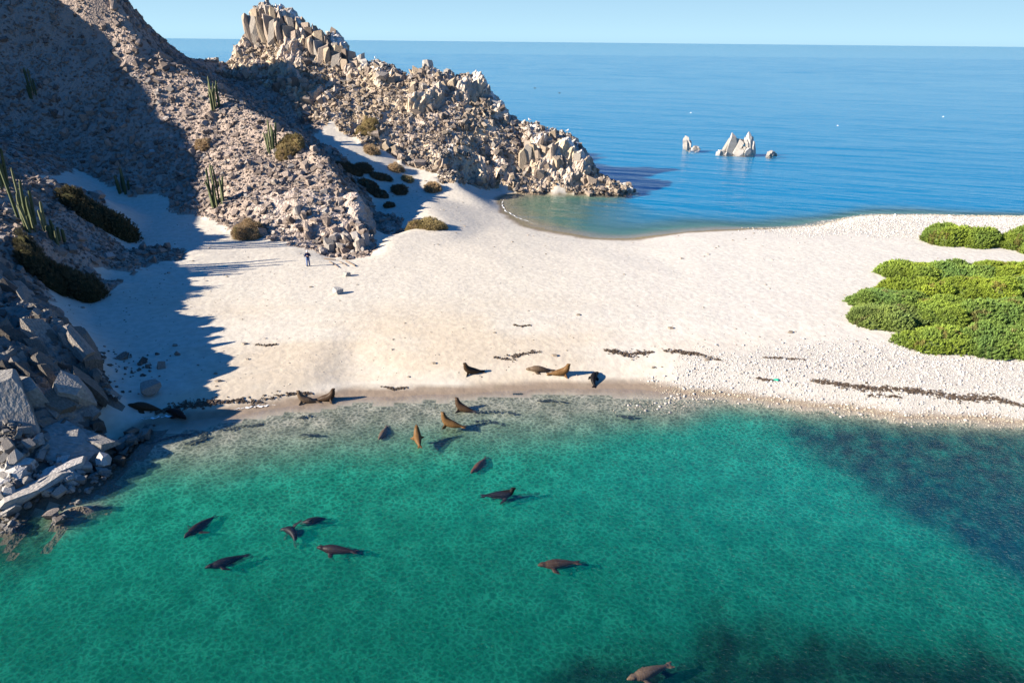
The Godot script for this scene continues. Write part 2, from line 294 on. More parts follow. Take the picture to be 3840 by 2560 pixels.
func land_mesh(kind: int) -> ArrayMesh:
	var map := PackedInt32Array()
	map.resize(NX * NZ)
	map.fill(-1)
	var v := PackedVector3Array()
	var nn := PackedVector3Array()
	var cc := PackedColorArray()
	var idx := PackedInt32Array()
	for j in NZ - 1:
		for i in NX - 1:
			var n := j * NX + i
			if region[n] != (0 if kind == 4 else kind) or (kind == 0 and sunk(n)) or (kind == 4 and not sunk(n)):
				continue
			var q := [n, n + 1, n + NX, n + NX + 1]
			if kind in [1, 2, 3]:
				map[q[0]] = -1
				map[q[1]] = -1
				map[q[2]] = -1
				map[q[3]] = -1
			if maxf(maxf(ht[q[0]], ht[q[1]]), maxf(ht[q[2]], ht[q[3]])) < -4.5:
				continue
			for m: int in q:
				if map[m] < 0:
					map[m] = v.size()
					var x := GX0 + (m % NX) * STEP
					var z := GZ0 + (m / NX) * STEP
					var y := ht[m]
					v.append(Vector3(x, y, z))
					nn.append(slope_normal(x, z, 0.5) if kind == 0 or kind == 4 else Vector3(ht[q[0]] + ht[q[2]] - ht[q[1]] - ht[q[3]], 2.0 * STEP, ht[q[0]] + ht[q[1]] - ht[q[2]] - ht[q[3]]).normalized())
					var c: Color
					var sc := sand_color(x, y, z)
					if kind == 0 or kind == 4:
						c = sc
						if kind == 4:
							c *= lerpf(1.0, 1.6, smoothstep(-0.42, -0.08, y))
					else:
						var t := noise_a.get_noise_2d(x * 3.0, z * 3.0 + y * 4.0)
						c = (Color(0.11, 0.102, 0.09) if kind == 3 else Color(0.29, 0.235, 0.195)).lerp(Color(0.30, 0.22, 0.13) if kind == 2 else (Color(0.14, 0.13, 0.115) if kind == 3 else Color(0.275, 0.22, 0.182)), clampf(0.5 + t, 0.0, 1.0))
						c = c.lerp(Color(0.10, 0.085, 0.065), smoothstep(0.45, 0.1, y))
					cc.append(c)
			idx.append_array(PackedInt32Array([map[q[0]], map[q[1]], map[q[2]], map[q[1]], map[q[3]], map[q[2]]]))
	var arr := []
	arr.resize(Mesh.ARRAY_MAX)
	arr[Mesh.ARRAY_VERTEX] = v
	arr[Mesh.ARRAY_NORMAL] = nn
	arr[Mesh.ARRAY_COLOR] = cc
	arr[Mesh.ARRAY_INDEX] = idx
	var m := ArrayMesh.new()
	m.add_surface_from_arrays(Mesh.PRIMITIVE_TRIANGLES, arr)
	return m


# solid rock breaking the slopes: ribs and cracks that stand out along the slope's own normal
func crag_mesh(kind: int, box: Rect2, s: float) -> ArrayMesh:
	var nx := int(box.size.x / s)
	var nz := int(box.size.y / s)
	var v := PackedVector3Array()
	v.resize((nx + 1) * (nz + 1))
	var on := PackedByteArray()
	on.resize(v.size())
	for j in nz + 1:
		for i in nx + 1:
			var x := box.position.x + i * s
			var z := box.position.y + j * s
			if region_at(x, z) != kind:
				continue
			var n := j * (nx + 1) + i
			var y := height(x, z)
			var nor := slope_normal(x, z, 2.0)
			var crag := outcrop_at(x, z) * smoothstep(0.92, 0.72, nor.y)
			var u := x * 0.92 + z * 0.30
			var rib := 0.0
			if kind == 3:
				var w := u * 0.55 + y * 0.85                     # beds dipping to the water
				rib = 0.42 * (0.5 + 0.5 * noise_c.get_noise_2d(w * 3.4, (u - y) * 0.8 + z * 0.5)) + 0.38 * (0.5 + 0.5 * noise_c.get_noise_2d(w * 7.0 + 50.0, (u - y) * 2.4 + z)) + 0.22 * noise_b.get_noise_2d(x * 5.0, z * 5.0)
			else:
				var w := u - 0.22 * y
				rib = 1.6 * crag * (0.5 + 0.5 * noise_c.get_noise_2d(w * 1.5, y * 0.42)) + (0.2 + 0.5 * crag) * (0.5 + 0.5 * noise_c.get_noise_2d(w * 4.2 + 31.0, y * 1.3 + z * 0.6)) + 0.22 * noise_b.get_noise_2d(x * 3.0, z * 3.0)
				if kind == 1:
					rib *= 0.75
			v[n] = Vector3(x, y, z) + nor * (rib - 0.08)
			on[n] = 1
	var st := SurfaceTool.new()
	st.begin(Mesh.PRIMITIVE_TRIANGLES)
	for j in nz:
		for i in nx:
			var a := j * (nx + 1) + i
			var d := a + nx + 1
			if on[a] + on[a + 1] + on[d] + on[d + 1] < 4 or not shows(v[a]):
				continue
			for tri in [[a, a + 1, d], [a + 1, d + 1, d]]:
				var p: Vector3 = v[tri[0]]
				var nor := (v[tri[2]] - p).cross(v[tri[1]] - p).normalized()
				var t := noise_a.get_noise_2d(p.x * 2.0 + p.y * 2.0, p.z * 2.0 + p.y * 5.0)
				var c := Color(0.37, 0.305, 0.25).lerp(Color(0.42, 0.335, 0.235), clampf(0.3 + 1.6 * t, 0.0, 1.0))
				if kind == 3:
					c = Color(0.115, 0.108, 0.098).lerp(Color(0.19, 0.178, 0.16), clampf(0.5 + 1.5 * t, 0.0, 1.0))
				elif kind == 1:
					c = Color(0.35, 0.29, 0.245)
				else:
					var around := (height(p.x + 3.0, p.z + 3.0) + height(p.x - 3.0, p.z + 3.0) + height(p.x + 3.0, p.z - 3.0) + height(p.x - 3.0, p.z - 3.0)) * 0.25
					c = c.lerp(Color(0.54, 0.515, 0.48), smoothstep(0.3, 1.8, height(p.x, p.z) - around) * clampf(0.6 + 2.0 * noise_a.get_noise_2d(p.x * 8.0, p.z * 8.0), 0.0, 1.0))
				c = c.lerp(Color(0.10, 0.085, 0.065), smoothstep(0.45, 0.1, p.y)) * (1.0 + 0.35 * noise_a.get_noise_2d(p.x * 12.0 + p.y * 3.0, p.z * 12.0 + p.y * 9.0))
				for q in tri:
					st.set_color(c)
					st.set_normal(nor)
					st.add_vertex(v[q])
	return st.commit()


func make_land() -> void:
	var sand := mat(Color.WHITE, 0.95, 0.2)
	sand.vertex_color_use_as_albedo = true
	sand.heightmap_enabled = true
	sand.heightmap_texture = noise_tex(FastNoiseLite.TYPE_SIMPLEX, 0.007, 7, 2048, 5)
	sand.heightmap_scale = 2.4
	sand.uv1_triplanar = true
	sand.uv1_world_triplanar = true
	sand.uv1_scale = Vector3.ONE * 0.075
	beach = struct("beach", land_mesh(0), sand)
	sand.albedo_texture = tone_tex(noise_tex(FastNoiseLite.TYPE_SIMPLEX, 0.012, 6, 1024, 6), Color(0.90, 0.895, 0.89), Color.WHITE)
	# the bay's floor: sand, with a bright caustic net and the water's green painted in
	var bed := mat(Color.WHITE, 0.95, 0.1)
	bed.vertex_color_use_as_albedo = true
	var caustic_net := noise_tex(FastNoiseLite.TYPE_CELLULAR, 0.024, 2, 2048, 8)  # bright lines of rippled sunlight, painted into the floor's colour
	caustic_net.noise.cellular_return_type = FastNoiseLite.RETURN_DISTANCE2_SUB
	caustic_net.noise.fractal_type = FastNoiseLite.FRACTAL_FBM
	caustic_net.noise.fractal_gain = 0.7
	caustic_net.noise.fractal_lacunarity = 2.3
	caustic_net.noise.domain_warp_fractal_type = FastNoiseLite.DOMAIN_WARP_FRACTAL_PROGRESSIVE
	caustic_net.noise.domain_warp_enabled = true
	caustic_net.noise.domain_warp_amplitude = 48.0
	caustic_net.noise.domain_warp_frequency = 0.016
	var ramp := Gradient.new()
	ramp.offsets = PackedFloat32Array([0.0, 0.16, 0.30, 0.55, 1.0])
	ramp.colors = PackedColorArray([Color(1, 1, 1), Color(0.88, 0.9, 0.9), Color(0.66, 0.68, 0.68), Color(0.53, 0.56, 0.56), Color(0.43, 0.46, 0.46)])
	caustic_net.color_ramp = ramp
	bed.albedo_texture = caustic_net
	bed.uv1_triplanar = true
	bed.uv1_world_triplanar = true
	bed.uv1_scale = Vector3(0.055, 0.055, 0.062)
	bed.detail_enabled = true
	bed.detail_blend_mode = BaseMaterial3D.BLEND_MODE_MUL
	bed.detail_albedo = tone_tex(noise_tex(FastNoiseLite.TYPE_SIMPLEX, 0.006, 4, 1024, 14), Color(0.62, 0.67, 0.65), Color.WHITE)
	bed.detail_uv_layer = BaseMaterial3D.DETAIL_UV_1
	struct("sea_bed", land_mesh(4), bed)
	var rock := mat(Color.WHITE, 0.95, 0.2)
	rock.vertex_color_use_as_albedo = true
	rock.heightmap_enabled = true
	rock.heightmap_texture = noise_tex(FastNoiseLite.TYPE_CELLULAR, 0.03, 4, 1024, 9)
	rock.heightmap_scale = 25.0
	rock.uv1_triplanar = true
	rock.uv1_world_triplanar = true
	rock.uv1_scale = Vector3.ONE * 0.09
	hill = struct("hill", land_mesh(1), rock)
	headland = struct("headland", land_mesh(2), rock)
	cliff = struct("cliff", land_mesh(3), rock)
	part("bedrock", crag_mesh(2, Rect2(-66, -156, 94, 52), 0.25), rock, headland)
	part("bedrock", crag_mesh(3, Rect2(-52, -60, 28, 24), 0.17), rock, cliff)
	part("bedrock", crag_mesh(1, Rect2(-34, -90, 20, 16), 0.25), rock, hill)


# ---------------------------------------------------------------- water
func net_tex() -> NoiseTexture2D:
	var t := noise_tex(FastNoiseLite.TYPE_SIMPLEX_SMOOTH, 0.016, 3, 2048, 33)
	var n: FastNoiseLite = t.noise
	n.fractal_type = FastNoiseLite.FRACTAL_RIDGED
	n.fractal_gain = 0.45
	n.domain_warp_enabled = true
	n.domain_warp_amplitude = 14.0
	n.domain_warp_frequency = 0.02
	return t


func wave(x: float, z: float) -> float:
	var a := x * 0.94 + z * 0.34          # along the crests
	var c := z * 0.94 - x * 0.34          # across them
	var chop := smoothstep(-178.0, -90.0, z)
	var mid := smoothstep(-430.0, -200.0, z)
	return 0.07 * chop * noise_w.get_noise_2d(a * 1.6 + 90.0, c * 5.0) + 0.10 * mid * noise_w.get_noise_2d(a * 0.35, c * 2.0) + (0.12 + 0.25 * smoothstep(-200.0, -700.0, z)) * noise_w.get_noise_2d(a * 0.10, c * 0.45 + 300.0)


func make_water() -> void:
	var surf := StandardMaterial3D.new()
	surf.transparency = BaseMaterial3D.TRANSPARENCY_ALPHA
	surf.albedo_color = Color(0.6, 0.8, 0.9, 0.0)
	surf.roughness = 0.06
	surf.metallic_specular = 0.42
	surf.normal_enabled = true
	surf.normal_texture = noise_tex(FastNoiseLite.TYPE_SIMPLEX_SMOOTH, 0.012, 4, 1024, 21, true, 10.0)
	surf.normal_scale = 0.3
	surf.uv1_triplanar = true
	surf.uv1_world_triplanar = true
	surf.uv1_scale = Vector3(0.13, 0.13, 0.19)
	# open water: swell and chop as shape, finer rows towards the land
	var v := PackedVector3Array()
	var nn := PackedVector3Array()
	var idx := PackedInt32Array()
	for band in [[-84.0, -180.0, 0.7, -120.0, 150.0, 1.0], [-180.0, -420.0, 1.5, -400.0, 400.0, 2.5], [-420.0, -1500.0, 5.0, -1300.0, 1300.0, 9.0]]:
		var rows := roundi((band[0] - band[1]) / band[2])
		var cols := roundi((band[4] - band[3]) / band[5])
		var first := v.size()
		for j in rows + 1:
			for i in cols + 1:
				var x: float = band[3] + i * band[5]
				var z: float = band[0] - j * band[2]
				var edge := smoothstep(-86.0, -110.0, z)
				var e := 0.35 if band[2] < 3.0 else 1.5
				var h := wave(x, z) * edge
				v.append(Vector3(x, h if j > 0 and j < rows else 0.0, z))
				nn.append(Vector3((h - wave(x + e, z) * edge) / e, 1.0, (h - wave(x, z + e) * edge) / e).normalized())
		for j in rows:
			for i in cols:
				var n := first + j * (cols + 1) + i
				idx.append_array(PackedInt32Array([n, n + cols + 1, n + 1, n + 1, n + cols + 1, n + cols + 2]))
	# calm water of the bay, and the flat far reaches
	for r in [[-60000.0, -180.0, -120.0, -84.0], [150.0, -180.0, 60000.0, -84.0], [-60000.0, -420.0, -400.0, -180.0], [400.0, -420.0, 60000.0, -180.0], [-60000.0, -1500.0, -1300.0, -420.0], [1300.0, -1500.0, 60000.0, -420.0], [-60000.0, -60000.0, 60000.0, -1500.0]]:
		var n := v.size()
		v.append_array(PackedVector3Array([Vector3(r[0], 0, r[1]), Vector3(r[2], 0, r[1]), Vector3(r[2], 0, r[3]), Vector3(r[0], 0, r[3])]))
		for k in 4:
			nn.append(Vector3.UP)
		idx.append_array(PackedInt32Array([n, n + 1, n + 2, n, n + 2, n + 3]))
	var arr := []
	arr.resize(Mesh.ARRAY_MAX)
	arr[Mesh.ARRAY_VERTEX] = v
	arr[Mesh.ARRAY_NORMAL] = nn
	arr[Mesh.ARRAY_INDEX] = idx
	var p := ArrayMesh.new()
	p.add_surface_from_arrays(Mesh.PRIMITIVE_TRIANGLES, arr)
	struct("water", p, surf)
	var calm: StandardMaterial3D = surf.duplicate()
	calm.normal_texture = noise_tex(FastNoiseLite.TYPE_SIMPLEX_SMOOTH, 0.02, 4, 1024, 27, true, 12.0)
	calm.normal_scale = 0.6
	calm.uv1_scale = Vector3(0.14, 0.14, 0.19)
	calm.metallic_specular = 0.4
	var pool := PlaneMesh.new()
	pool.size = Vector2(1200, 144)
	pool.center_offset = Vector3(0, 0, -12)
	struct("bay_water", pool, calm)
	# the water's own colour: what is suspended in it, thicker with depth
	var st := SurfaceTool.new()
	st.begin(Mesh.PRIMITIVE_TRIANGLES)
	var s := 1.0
	var nx := 250
	var nz := 209
	for j in nz + 1:
		for i in nx + 1:
			var x := GX0 + i * s
			var z := GZ0 + j * s
			var d := -height(x, z)
			var sea := smoothstep(-70.0, -92.0, z)
			var a := 1.0 - exp(-(0.75 if sea < 0.5 else 1.5) * maxf(d - 0.04, 0.0))
			var c := Color(0.0, 0.134, 0.090).lerp(Color(0.0, 0.172, 0.162), smoothstep(-10.0, 22.0, x))
			c = c.lerp(Color(0.115, 0.15, 0.10), smoothstep(0.62, 0.12, d)).lerp(Color(0.0, 0.062, 0.040), smoothstep(0.8, 1.3, d) * 0.9)
			c = c.lerp(Color(0.0, 0.050, 0.088) if x > 8.0 and z < -25.0 else Color(0.0, 0.014, 0.011), weedy(x, z) * 0.92 * (1.0 - sea))
			c = c.lerp(Color(0.05, 0.10, 0.085).lerp(Color(0.003, 0.155, 0.30), smoothstep(0.3, 1.9, d)), sea)
			if i == 0 or j == 0 or i == nx:
				a = 1.0
			st.set_color(Color(c.r, c.g, c.b, minf(a, 0.97) if a < 1.0 else 1.0))
			st.set_normal(Vector3.UP)
			st.add_vertex(Vector3(x, -0.03 - minf(0.62 * maxf(d, 0.0), 0.8), z))
	for j in nz:
		for i in nx:
			var n := j * (nx + 1) + i
			for q in [n, n + 1, n + nx + 1, n + 1, n + nx + 2, n + nx + 1]:
				st.add_index(q)
	# beyond the cove the sea floor is out of sight
	var far := Color(0.003, 0.155, 0.30, 1.0)
	var x1 := GX0 + nx * s
	for r in [[-60000.0, -60000.0, 60000.0, GZ0], [-60000.0, GZ0, GX0, 40.0], [x1, GZ0, 60000.0, 40.0]]:
		var b := nx * 0 + (nx + 1) * (nz + 1)
		var pts := [Vector3(r[0], -0.83, r[1]), Vector3(r[2], -0.83, r[1]), Vector3(r[2], -0.83, r[3]), Vector3(r[0], -0.83, r[1]), Vector3(r[2], -0.83, r[3]), Vector3(r[0], -0.83, r[3])]
		for q in pts:
			st.set_color(far)
			st.set_normal(Vector3.UP)
			st.add_vertex(q)
	var base := (nx + 1) * (nz + 1)
	for k in 18:
		st.add_index(base + k)
	var body := mat(Color.WHITE, 0.8, 0.0)
	body.vertex_color_use_as_albedo = true
	body.transparency = BaseMaterial3D.TRANSPARENCY_ALPHA
	body.specular_mode = BaseMaterial3D.SPECULAR_DISABLED
	body.heightmap_enabled = true
	body.heightmap_texture = net_tex()
	body.heightmap_scale = 3.5
	body.uv1_triplanar = true
	body.uv1_world_triplanar = true
	body.uv1_scale = Vector3(0.05, 0.05, 0.06)
	struct("sea", st.commit(), body)
# ---------------------------------------------------------------- shapes
func ico(sub: int) -> Array:
	var t := (1.0 + sqrt(5.0)) / 2.0
	var v: Array[Vector3] = []
	for p in [Vector3(-1, t, 0), Vector3(1, t, 0), Vector3(-1, -t, 0), Vector3(1, -t, 0), Vector3(0, -1, t), Vector3(0, 1, t), Vector3(0, -1, -t), Vector3(0, 1, -t), Vector3(t, 0, -1), Vector3(t, 0, 1), Vector3(-t, 0, -1), Vector3(-t, 0, 1)]:
		v.append(p.normalized())
	var f := PackedInt32Array([0, 11, 5, 0, 5, 1, 0, 1, 7, 0, 7, 10, 0, 10, 11, 1, 5, 9, 5, 11, 4, 11, 10, 2, 10, 7, 6, 7, 1, 8, 3, 9, 4, 3, 4, 2, 3, 2, 6, 3, 6, 8, 3, 8, 9, 4, 9, 5, 2, 4, 11, 6, 2, 10, 8, 6, 7, 9, 8, 1])
	for s in sub:
		var mid := {}
		var g := PackedInt32Array()
		for k in range(0, f.size(), 3):
			var m := [0, 0, 0]
			for e in 3:
				var a := f[k + e]
				var b := f[k + (e + 1) % 3]
				var key := mini(a, b) * 100000 + maxi(a, b)
				if not mid.has(key):
					mid[key] = v.size()
					v.append((v[a] + v[b]).normalized())
				m[e] = mid[key]
			g.append_array(PackedInt32Array([f[k], m[0], m[2], f[k + 1], m[1], m[0], f[k + 2], m[2], m[1], m[0], m[1], m[2]]))
		f = g
	return [v, f]


# a broken stone: a ball cut by planes, with crisp facets; smooth for a sea-worn one
func rock_mesh(sub: int, cuts: int, scale: Vector3, smooth := false, depth := 0.62) -> ArrayMesh:
	var base := ico(sub)
	var v: Array[Vector3] = base[0]
	var f: PackedInt32Array = base[1]
	var pn: Array[Vector3] = []
	var pd := PackedFloat32Array()
	for k in cuts:
		pn.append(Vector3(rng.randfn(), rng.randfn(), rng.randfn()).normalized())
		pd.append(rng.randf_range(depth, depth + 0.3))
	var w := PackedVector3Array()
	for d in v:
		var r := 1.0
		for k in cuts:
			var c := d.dot(pn[k])
			if c > 0.05:
				r = minf(r, pd[k] / c)
		w.append(d * (r + rng.randf_range(-0.015, 0.015)) * scale)
	var st := SurfaceTool.new()
	st.begin(Mesh.PRIMITIVE_TRIANGLES)
	if smooth:
		for p in w:
			st.set_normal((p / (scale * scale)).normalized())
			st.add_vertex(p)
		for k in range(0, f.size(), 3):
			st.add_index(f[k])
			st.add_index(f[k + 2])
			st.add_index(f[k + 1])
	else:
		for k in range(0, f.size(), 3):
			var a := w[f[k]]
			var b := w[f[k + 1]]
			var c := w[f[k + 2]]
			var n := (b - a).cross(c - a).normalized()
			for p in [a, c, b]:
				st.set_normal(n)
				st.add_vertex(p)
	return st.commit()


# a broken stone: the space left between a few planes, so that every face is flat and every edge crisp
func stone_mesh(jitter: float, cuts: int, scale := Vector3.ONE) -> ArrayMesh:
	var pn: Array[Vector3] = []
	var pd := PackedFloat32Array()
	for ax in [Vector3.RIGHT, Vector3.LEFT, Vector3.UP, Vector3.DOWN, Vector3.BACK, Vector3.FORWARD]:
		pn.append((ax + Vector3(rng.randfn(), rng.randfn(), rng.randfn()) * jitter).normalized())
		pd.append(rng.randf_range(0.6, 0.85))
	for k in cuts:
		pn.append(Vector3(rng.randfn(), rng.randfn(), rng.randfn()).normalized())
		pd.append(rng.randf_range(0.74, 0.95))
	var st := SurfaceTool.new()
	st.begin(Mesh.PRIMITIVE_TRIANGLES)
	for i in pn.size():
		var n := pn[i]
		var u := n.cross(Vector3.UP if absf(n.y) < 0.8 else Vector3.RIGHT).normalized() * 4.0
		var w := n.cross(u)
		var c := n * pd[i]
		var poly: Array[Vector3] = [c - u - w, c - u + w, c + u + w, c + u - w]
		for j in pn.size():
			if j == i:
				continue
			var cut: Array[Vector3] = []
			for k in poly.size():
				var a := poly[k]
				var b := poly[(k + 1) % poly.size()]
				var da := pn[j].dot(a) - pd[j]
				var db := pn[j].dot(b) - pd[j]
				if da <= 0.0:
					cut.append(a)
				if (da < 0.0 and db > 0.0) or (da > 0.0 and db < 0.0):
					cut.append(a.lerp(b, da / (da - db)))
			poly = cut
			if poly.size() < 3:
				break
		for k in range(1, poly.size() - 1):
			var a := poly[0] * scale
			var b := poly[k] * scale
			var d := poly[k + 1] * scale
			var m := (b - a).cross(d - a).normalized()
			if m.dot(n) < 0.0:
				m = -m
			else:
				var swap := b
				b = d
				d = swap
			for p in [a, b, d]:
				st.set_normal(m)
				st.add_vertex(p)
	return st.commit()


# a skin round tapered bones: [from, radius, to, radius, flat direction, flatness]
func skin(bones: Array, cell: float, soft: float) -> ArrayMesh:
	var lo := Vector3.INF
	var hi := -Vector3.INF
	for b in bones:
		var r := maxf(b[1], b[3]) + soft
		lo = lo.min(b[0] - Vector3.ONE * r).min(b[2] - Vector3.ONE * r)
		hi = hi.max(b[0] + Vector3.ONE * r).max(b[2] + Vector3.ONE * r)
	lo -= Vector3.ONE * cell * 2.0
	var n := Vector3i(((hi - lo) / cell).ceil()) + Vector3i(3, 3, 3)
	var sx := 1
	var sy := n.x
	var sz := n.x * n.y
	var field := PackedFloat32Array()
	field.resize(sz * n.z)
	field.fill(1.0)
	for b in bones:
		var a: Vector3 = b[0]
		var c: Vector3 = b[2]
		var ra: float = b[1]
		var rb: float = b[3]
		var ax := c - a
		var l2 := maxf(ax.length_squared(), 1e-9)
		var flat: Vector3 = b[4] if b.size() > 4 else Vector3.ZERO
		var fk: float = b[5] if b.size() > 5 else 1.0
		var sf: float = b[6] if b.size() > 6 else soft
		var m := maxf(ra, rb) + soft + cell * 1.5
		var g0 := Vector3i(((a.min(c) - Vector3.ONE * m - lo) / cell).floor()).max(Vector3i.ZERO)
		var g1 := Vector3i(((a.max(c) + Vector3.ONE * m - lo) / cell).ceil()).min(n - Vector3i.ONE)
		for k in range(g0.z, g1.z + 1):
			for j in range(g0.y, g1.y + 1):
				for i in range(g0.x, g1.x + 1):
					var p := lo + Vector3(i, j, k) * cell - a
					var t := clampf(p.dot(ax) / l2, 0.0, 1.0)
					var q := p - ax * t
					if fk != 1.0:
						q += flat * q.dot(flat) * (fk - 1.0)
					var d := q.length() - lerpf(ra, rb, t)
					var at := i + j * sy + k * sz
					var e := field[at]
					var h := maxf(sf - absf(d - e), 0.0) / sf
					field[at] = minf(d, e) - h * h * sf * 0.25
	var ids := PackedInt32Array()
	ids.resize(field.size())
	ids.fill(-1)
	var v := PackedVector3Array()
	var nn := PackedVector3Array()
	var corner := [0, sx, sy, sx + sy, sz, sz + sx, sz + sy, sz + sx + sy]
	var cpos := [Vector3(0, 0, 0), Vector3(1, 0, 0), Vector3(0, 1, 0), Vector3(1, 1, 0), Vector3(0, 0, 1), Vector3(1, 0, 1), Vector3(0, 1, 1), Vector3(1, 1, 1)]
	var edges := [[0, 1], [2, 3], [4, 5], [6, 7], [0, 2], [1, 3], [4, 6], [5, 7], [0, 4], [1, 5], [2, 6], [3, 7]]
	for k in n.z - 1:
		for j in n.y - 1:
			var row := j * sy + k * sz
			for i in n.x - 1:
				var at := row + i
				var first := field[at] < 0.0
				if first == (field[at + 1] < 0.0) and first == (field[at + sy] < 0.0) and first == (field[at + sy + 1] < 0.0) and first == (field[at + sz] < 0.0) and first == (field[at + sz + 1] < 0.0) and first == (field[at + sz + sy] < 0.0) and first == (field[at + sz + sy + 1] < 0.0):
					continue
				var sum := Vector3.ZERO
				var cnt := 0
				for e in edges:
					var fa := field[at + corner[e[0]]]
					var fb := field[at + corner[e[1]]]
					if (fa < 0.0) != (fb < 0.0):
						var ca: Vector3 = cpos[e[0]]
						sum += ca.lerp(cpos[e[1]], fa / (fa - fb))
						cnt += 1
				ids[at] = v.size()
				v.append(lo + (Vector3(i, j, k) + sum / cnt) * cell)
				nn.append(Vector3(field[at + 1] + field[at + sy + 1] + field[at + sz + 1] + field[at + sz + sy + 1] - field[at] - field[at + sy] - field[at + sz] - field[at + sz + sy],
					field[at + sy] + field[at + sy + 1] + field[at + sz + sy] + field[at + sz + sy + 1] - field[at] - field[at + 1] - field[at + sz] - field[at + sz + 1],
					field[at + sz] + field[at + sz + 1] + field[at + sz + sy] + field[at + sz + sy + 1] - field[at] - field[at + 1] - field[at + sy] - field[at + sy + 1]).normalized())
	var idx := PackedInt32Array()
	for k in range(1, n.z - 1):
		for j in range(1, n.y - 1):
			for i in range(1, n.x - 1):
				var at := i + j * sy + k * sz
				var f0 := field[at] < 0.0
				for ax in 3:
					var step: int = [sx, sy, sz][ax]
					if f0 == (field[at + step] < 0.0):
						continue
					var u: int = [sy, sz, sx][ax]
					var w: int = [sz, sx, sy][ax]
					var a := ids[at]
					var b := ids[at - u]
					var c := ids[at - u - w]
					var d := ids[at - w]
					if a < 0 or b < 0 or c < 0 or d < 0:
						continue
					if f0:
						idx.append_array(PackedInt32Array([a, c, b, a, d, c]))
					else:
						idx.append_array(PackedInt32Array([a, b, c, a, c, d]))
	var arr := []
	arr.resize(Mesh.ARRAY_MAX)
	arr[Mesh.ARRAY_VERTEX] = v
	arr[Mesh.ARRAY_NORMAL] = nn
	arr[Mesh.ARRAY_INDEX] = idx
	var out := ArrayMesh.new()
	out.add_surface_from_arrays(Mesh.PRIMITIVE_TRIANGLES, arr)
	return out


func swarm(called: String, mesh: Mesh, where: Array, tints: Array, material: Material, parent: Node) -> void:
	if where.is_empty():
		return
	var mm := MultiMesh.new()
	mm.transform_format = MultiMesh.TRANSFORM_3D
	mm.use_colors = true
	mm.mesh = mesh
	mm.instance_count = where.size()
	for i in where.size():
		mm.set_instance_transform(i, where[i])
		mm.set_instance_color(i, tints[i])
	var o := MultiMeshInstance3D.new()
	o.name = called
	o.multimesh = mm
	o.material_override = material
	o.set_meta("kind", "stuff")
	parent.add_child(o, true)


func bar(st: SurfaceTool, a: Vector3, b: Vector3, ra: float, rb: float, sides := 6) -> void:
	var d := (b - a).normalized()
	var u := d.cross(Vector3.UP if absf(d.y) < 0.9 else Vector3.RIGHT).normalized()
	var w := d.cross(u)
	for k in sides:
		var p := TAU * k / sides
		var q := TAU * (k + 1) / sides
		var n0 := u * cos(p) + w * sin(p)
		var n1 := u * cos(q) + w * sin(q)
		for e in [[a + n0 * ra, n0], [b + n0 * rb, n0], [b + n1 * rb, n1], [a + n0 * ra, n0], [b + n1 * rb, n1], [a + n1 * ra, n1], [b + n0 * rb, d], [b + n1 * rb, d], [b, d], [a + n1 * ra, -d], [a + n0 * ra, -d], [a, -d]]:
			st.set_normal(e[1])
			st.add_vertex(e[0])


func shows(p: Vector3, margin := 1.12) -> bool:
	var q := view * p
	return q.z < -2.0 and absf(q.x) < -q.z * 0.75 * margin + 1.0 and absf(q.y) < -q.z * 0.5 * margin + 1.0


# ---------------------------------------------------------------- stones
func stone_material(c: Color, tinted: bool) -> StandardMaterial3D:
	var m := mat(c, 0.92, 0.25)
	m.vertex_color_use_as_albedo = tinted
	m.albedo_texture = stone_tone
	m.heightmap_enabled = true
	m.heightmap_texture = stone_relief
	m.heightmap_scale = 6.0
	m.uv1_triplanar = true
	m.uv1_scale = Vector3.ONE * 0.6
	return m


func stone_tint(kind: int, p: Vector3) -> Color:
	var c := Color(0.36, 0.295, 0.25)
	if kind == 2:
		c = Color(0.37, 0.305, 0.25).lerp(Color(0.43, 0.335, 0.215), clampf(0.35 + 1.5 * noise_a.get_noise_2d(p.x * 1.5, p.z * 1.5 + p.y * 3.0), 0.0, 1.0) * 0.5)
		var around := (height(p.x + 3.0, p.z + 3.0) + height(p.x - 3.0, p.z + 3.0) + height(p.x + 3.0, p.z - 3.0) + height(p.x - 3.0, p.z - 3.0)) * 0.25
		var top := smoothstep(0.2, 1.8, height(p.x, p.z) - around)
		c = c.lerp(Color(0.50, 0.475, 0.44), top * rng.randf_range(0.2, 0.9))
	elif kind == 3:
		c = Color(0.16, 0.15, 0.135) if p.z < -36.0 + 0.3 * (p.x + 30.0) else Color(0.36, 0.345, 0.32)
	var g := rng.randf()
	if g < 0.18:
		c = c.lerp(Color(0.34, 0.315, 0.29), 0.7)
	elif g < 0.3:
		c = c.lerp(Color(0.16, 0.13, 0.115), 0.7)
	elif g < 0.34 and kind == 1:
		c = Color(0.42, 0.395, 0.37)
	return c * rng.randf_range(0.78, 1.15)


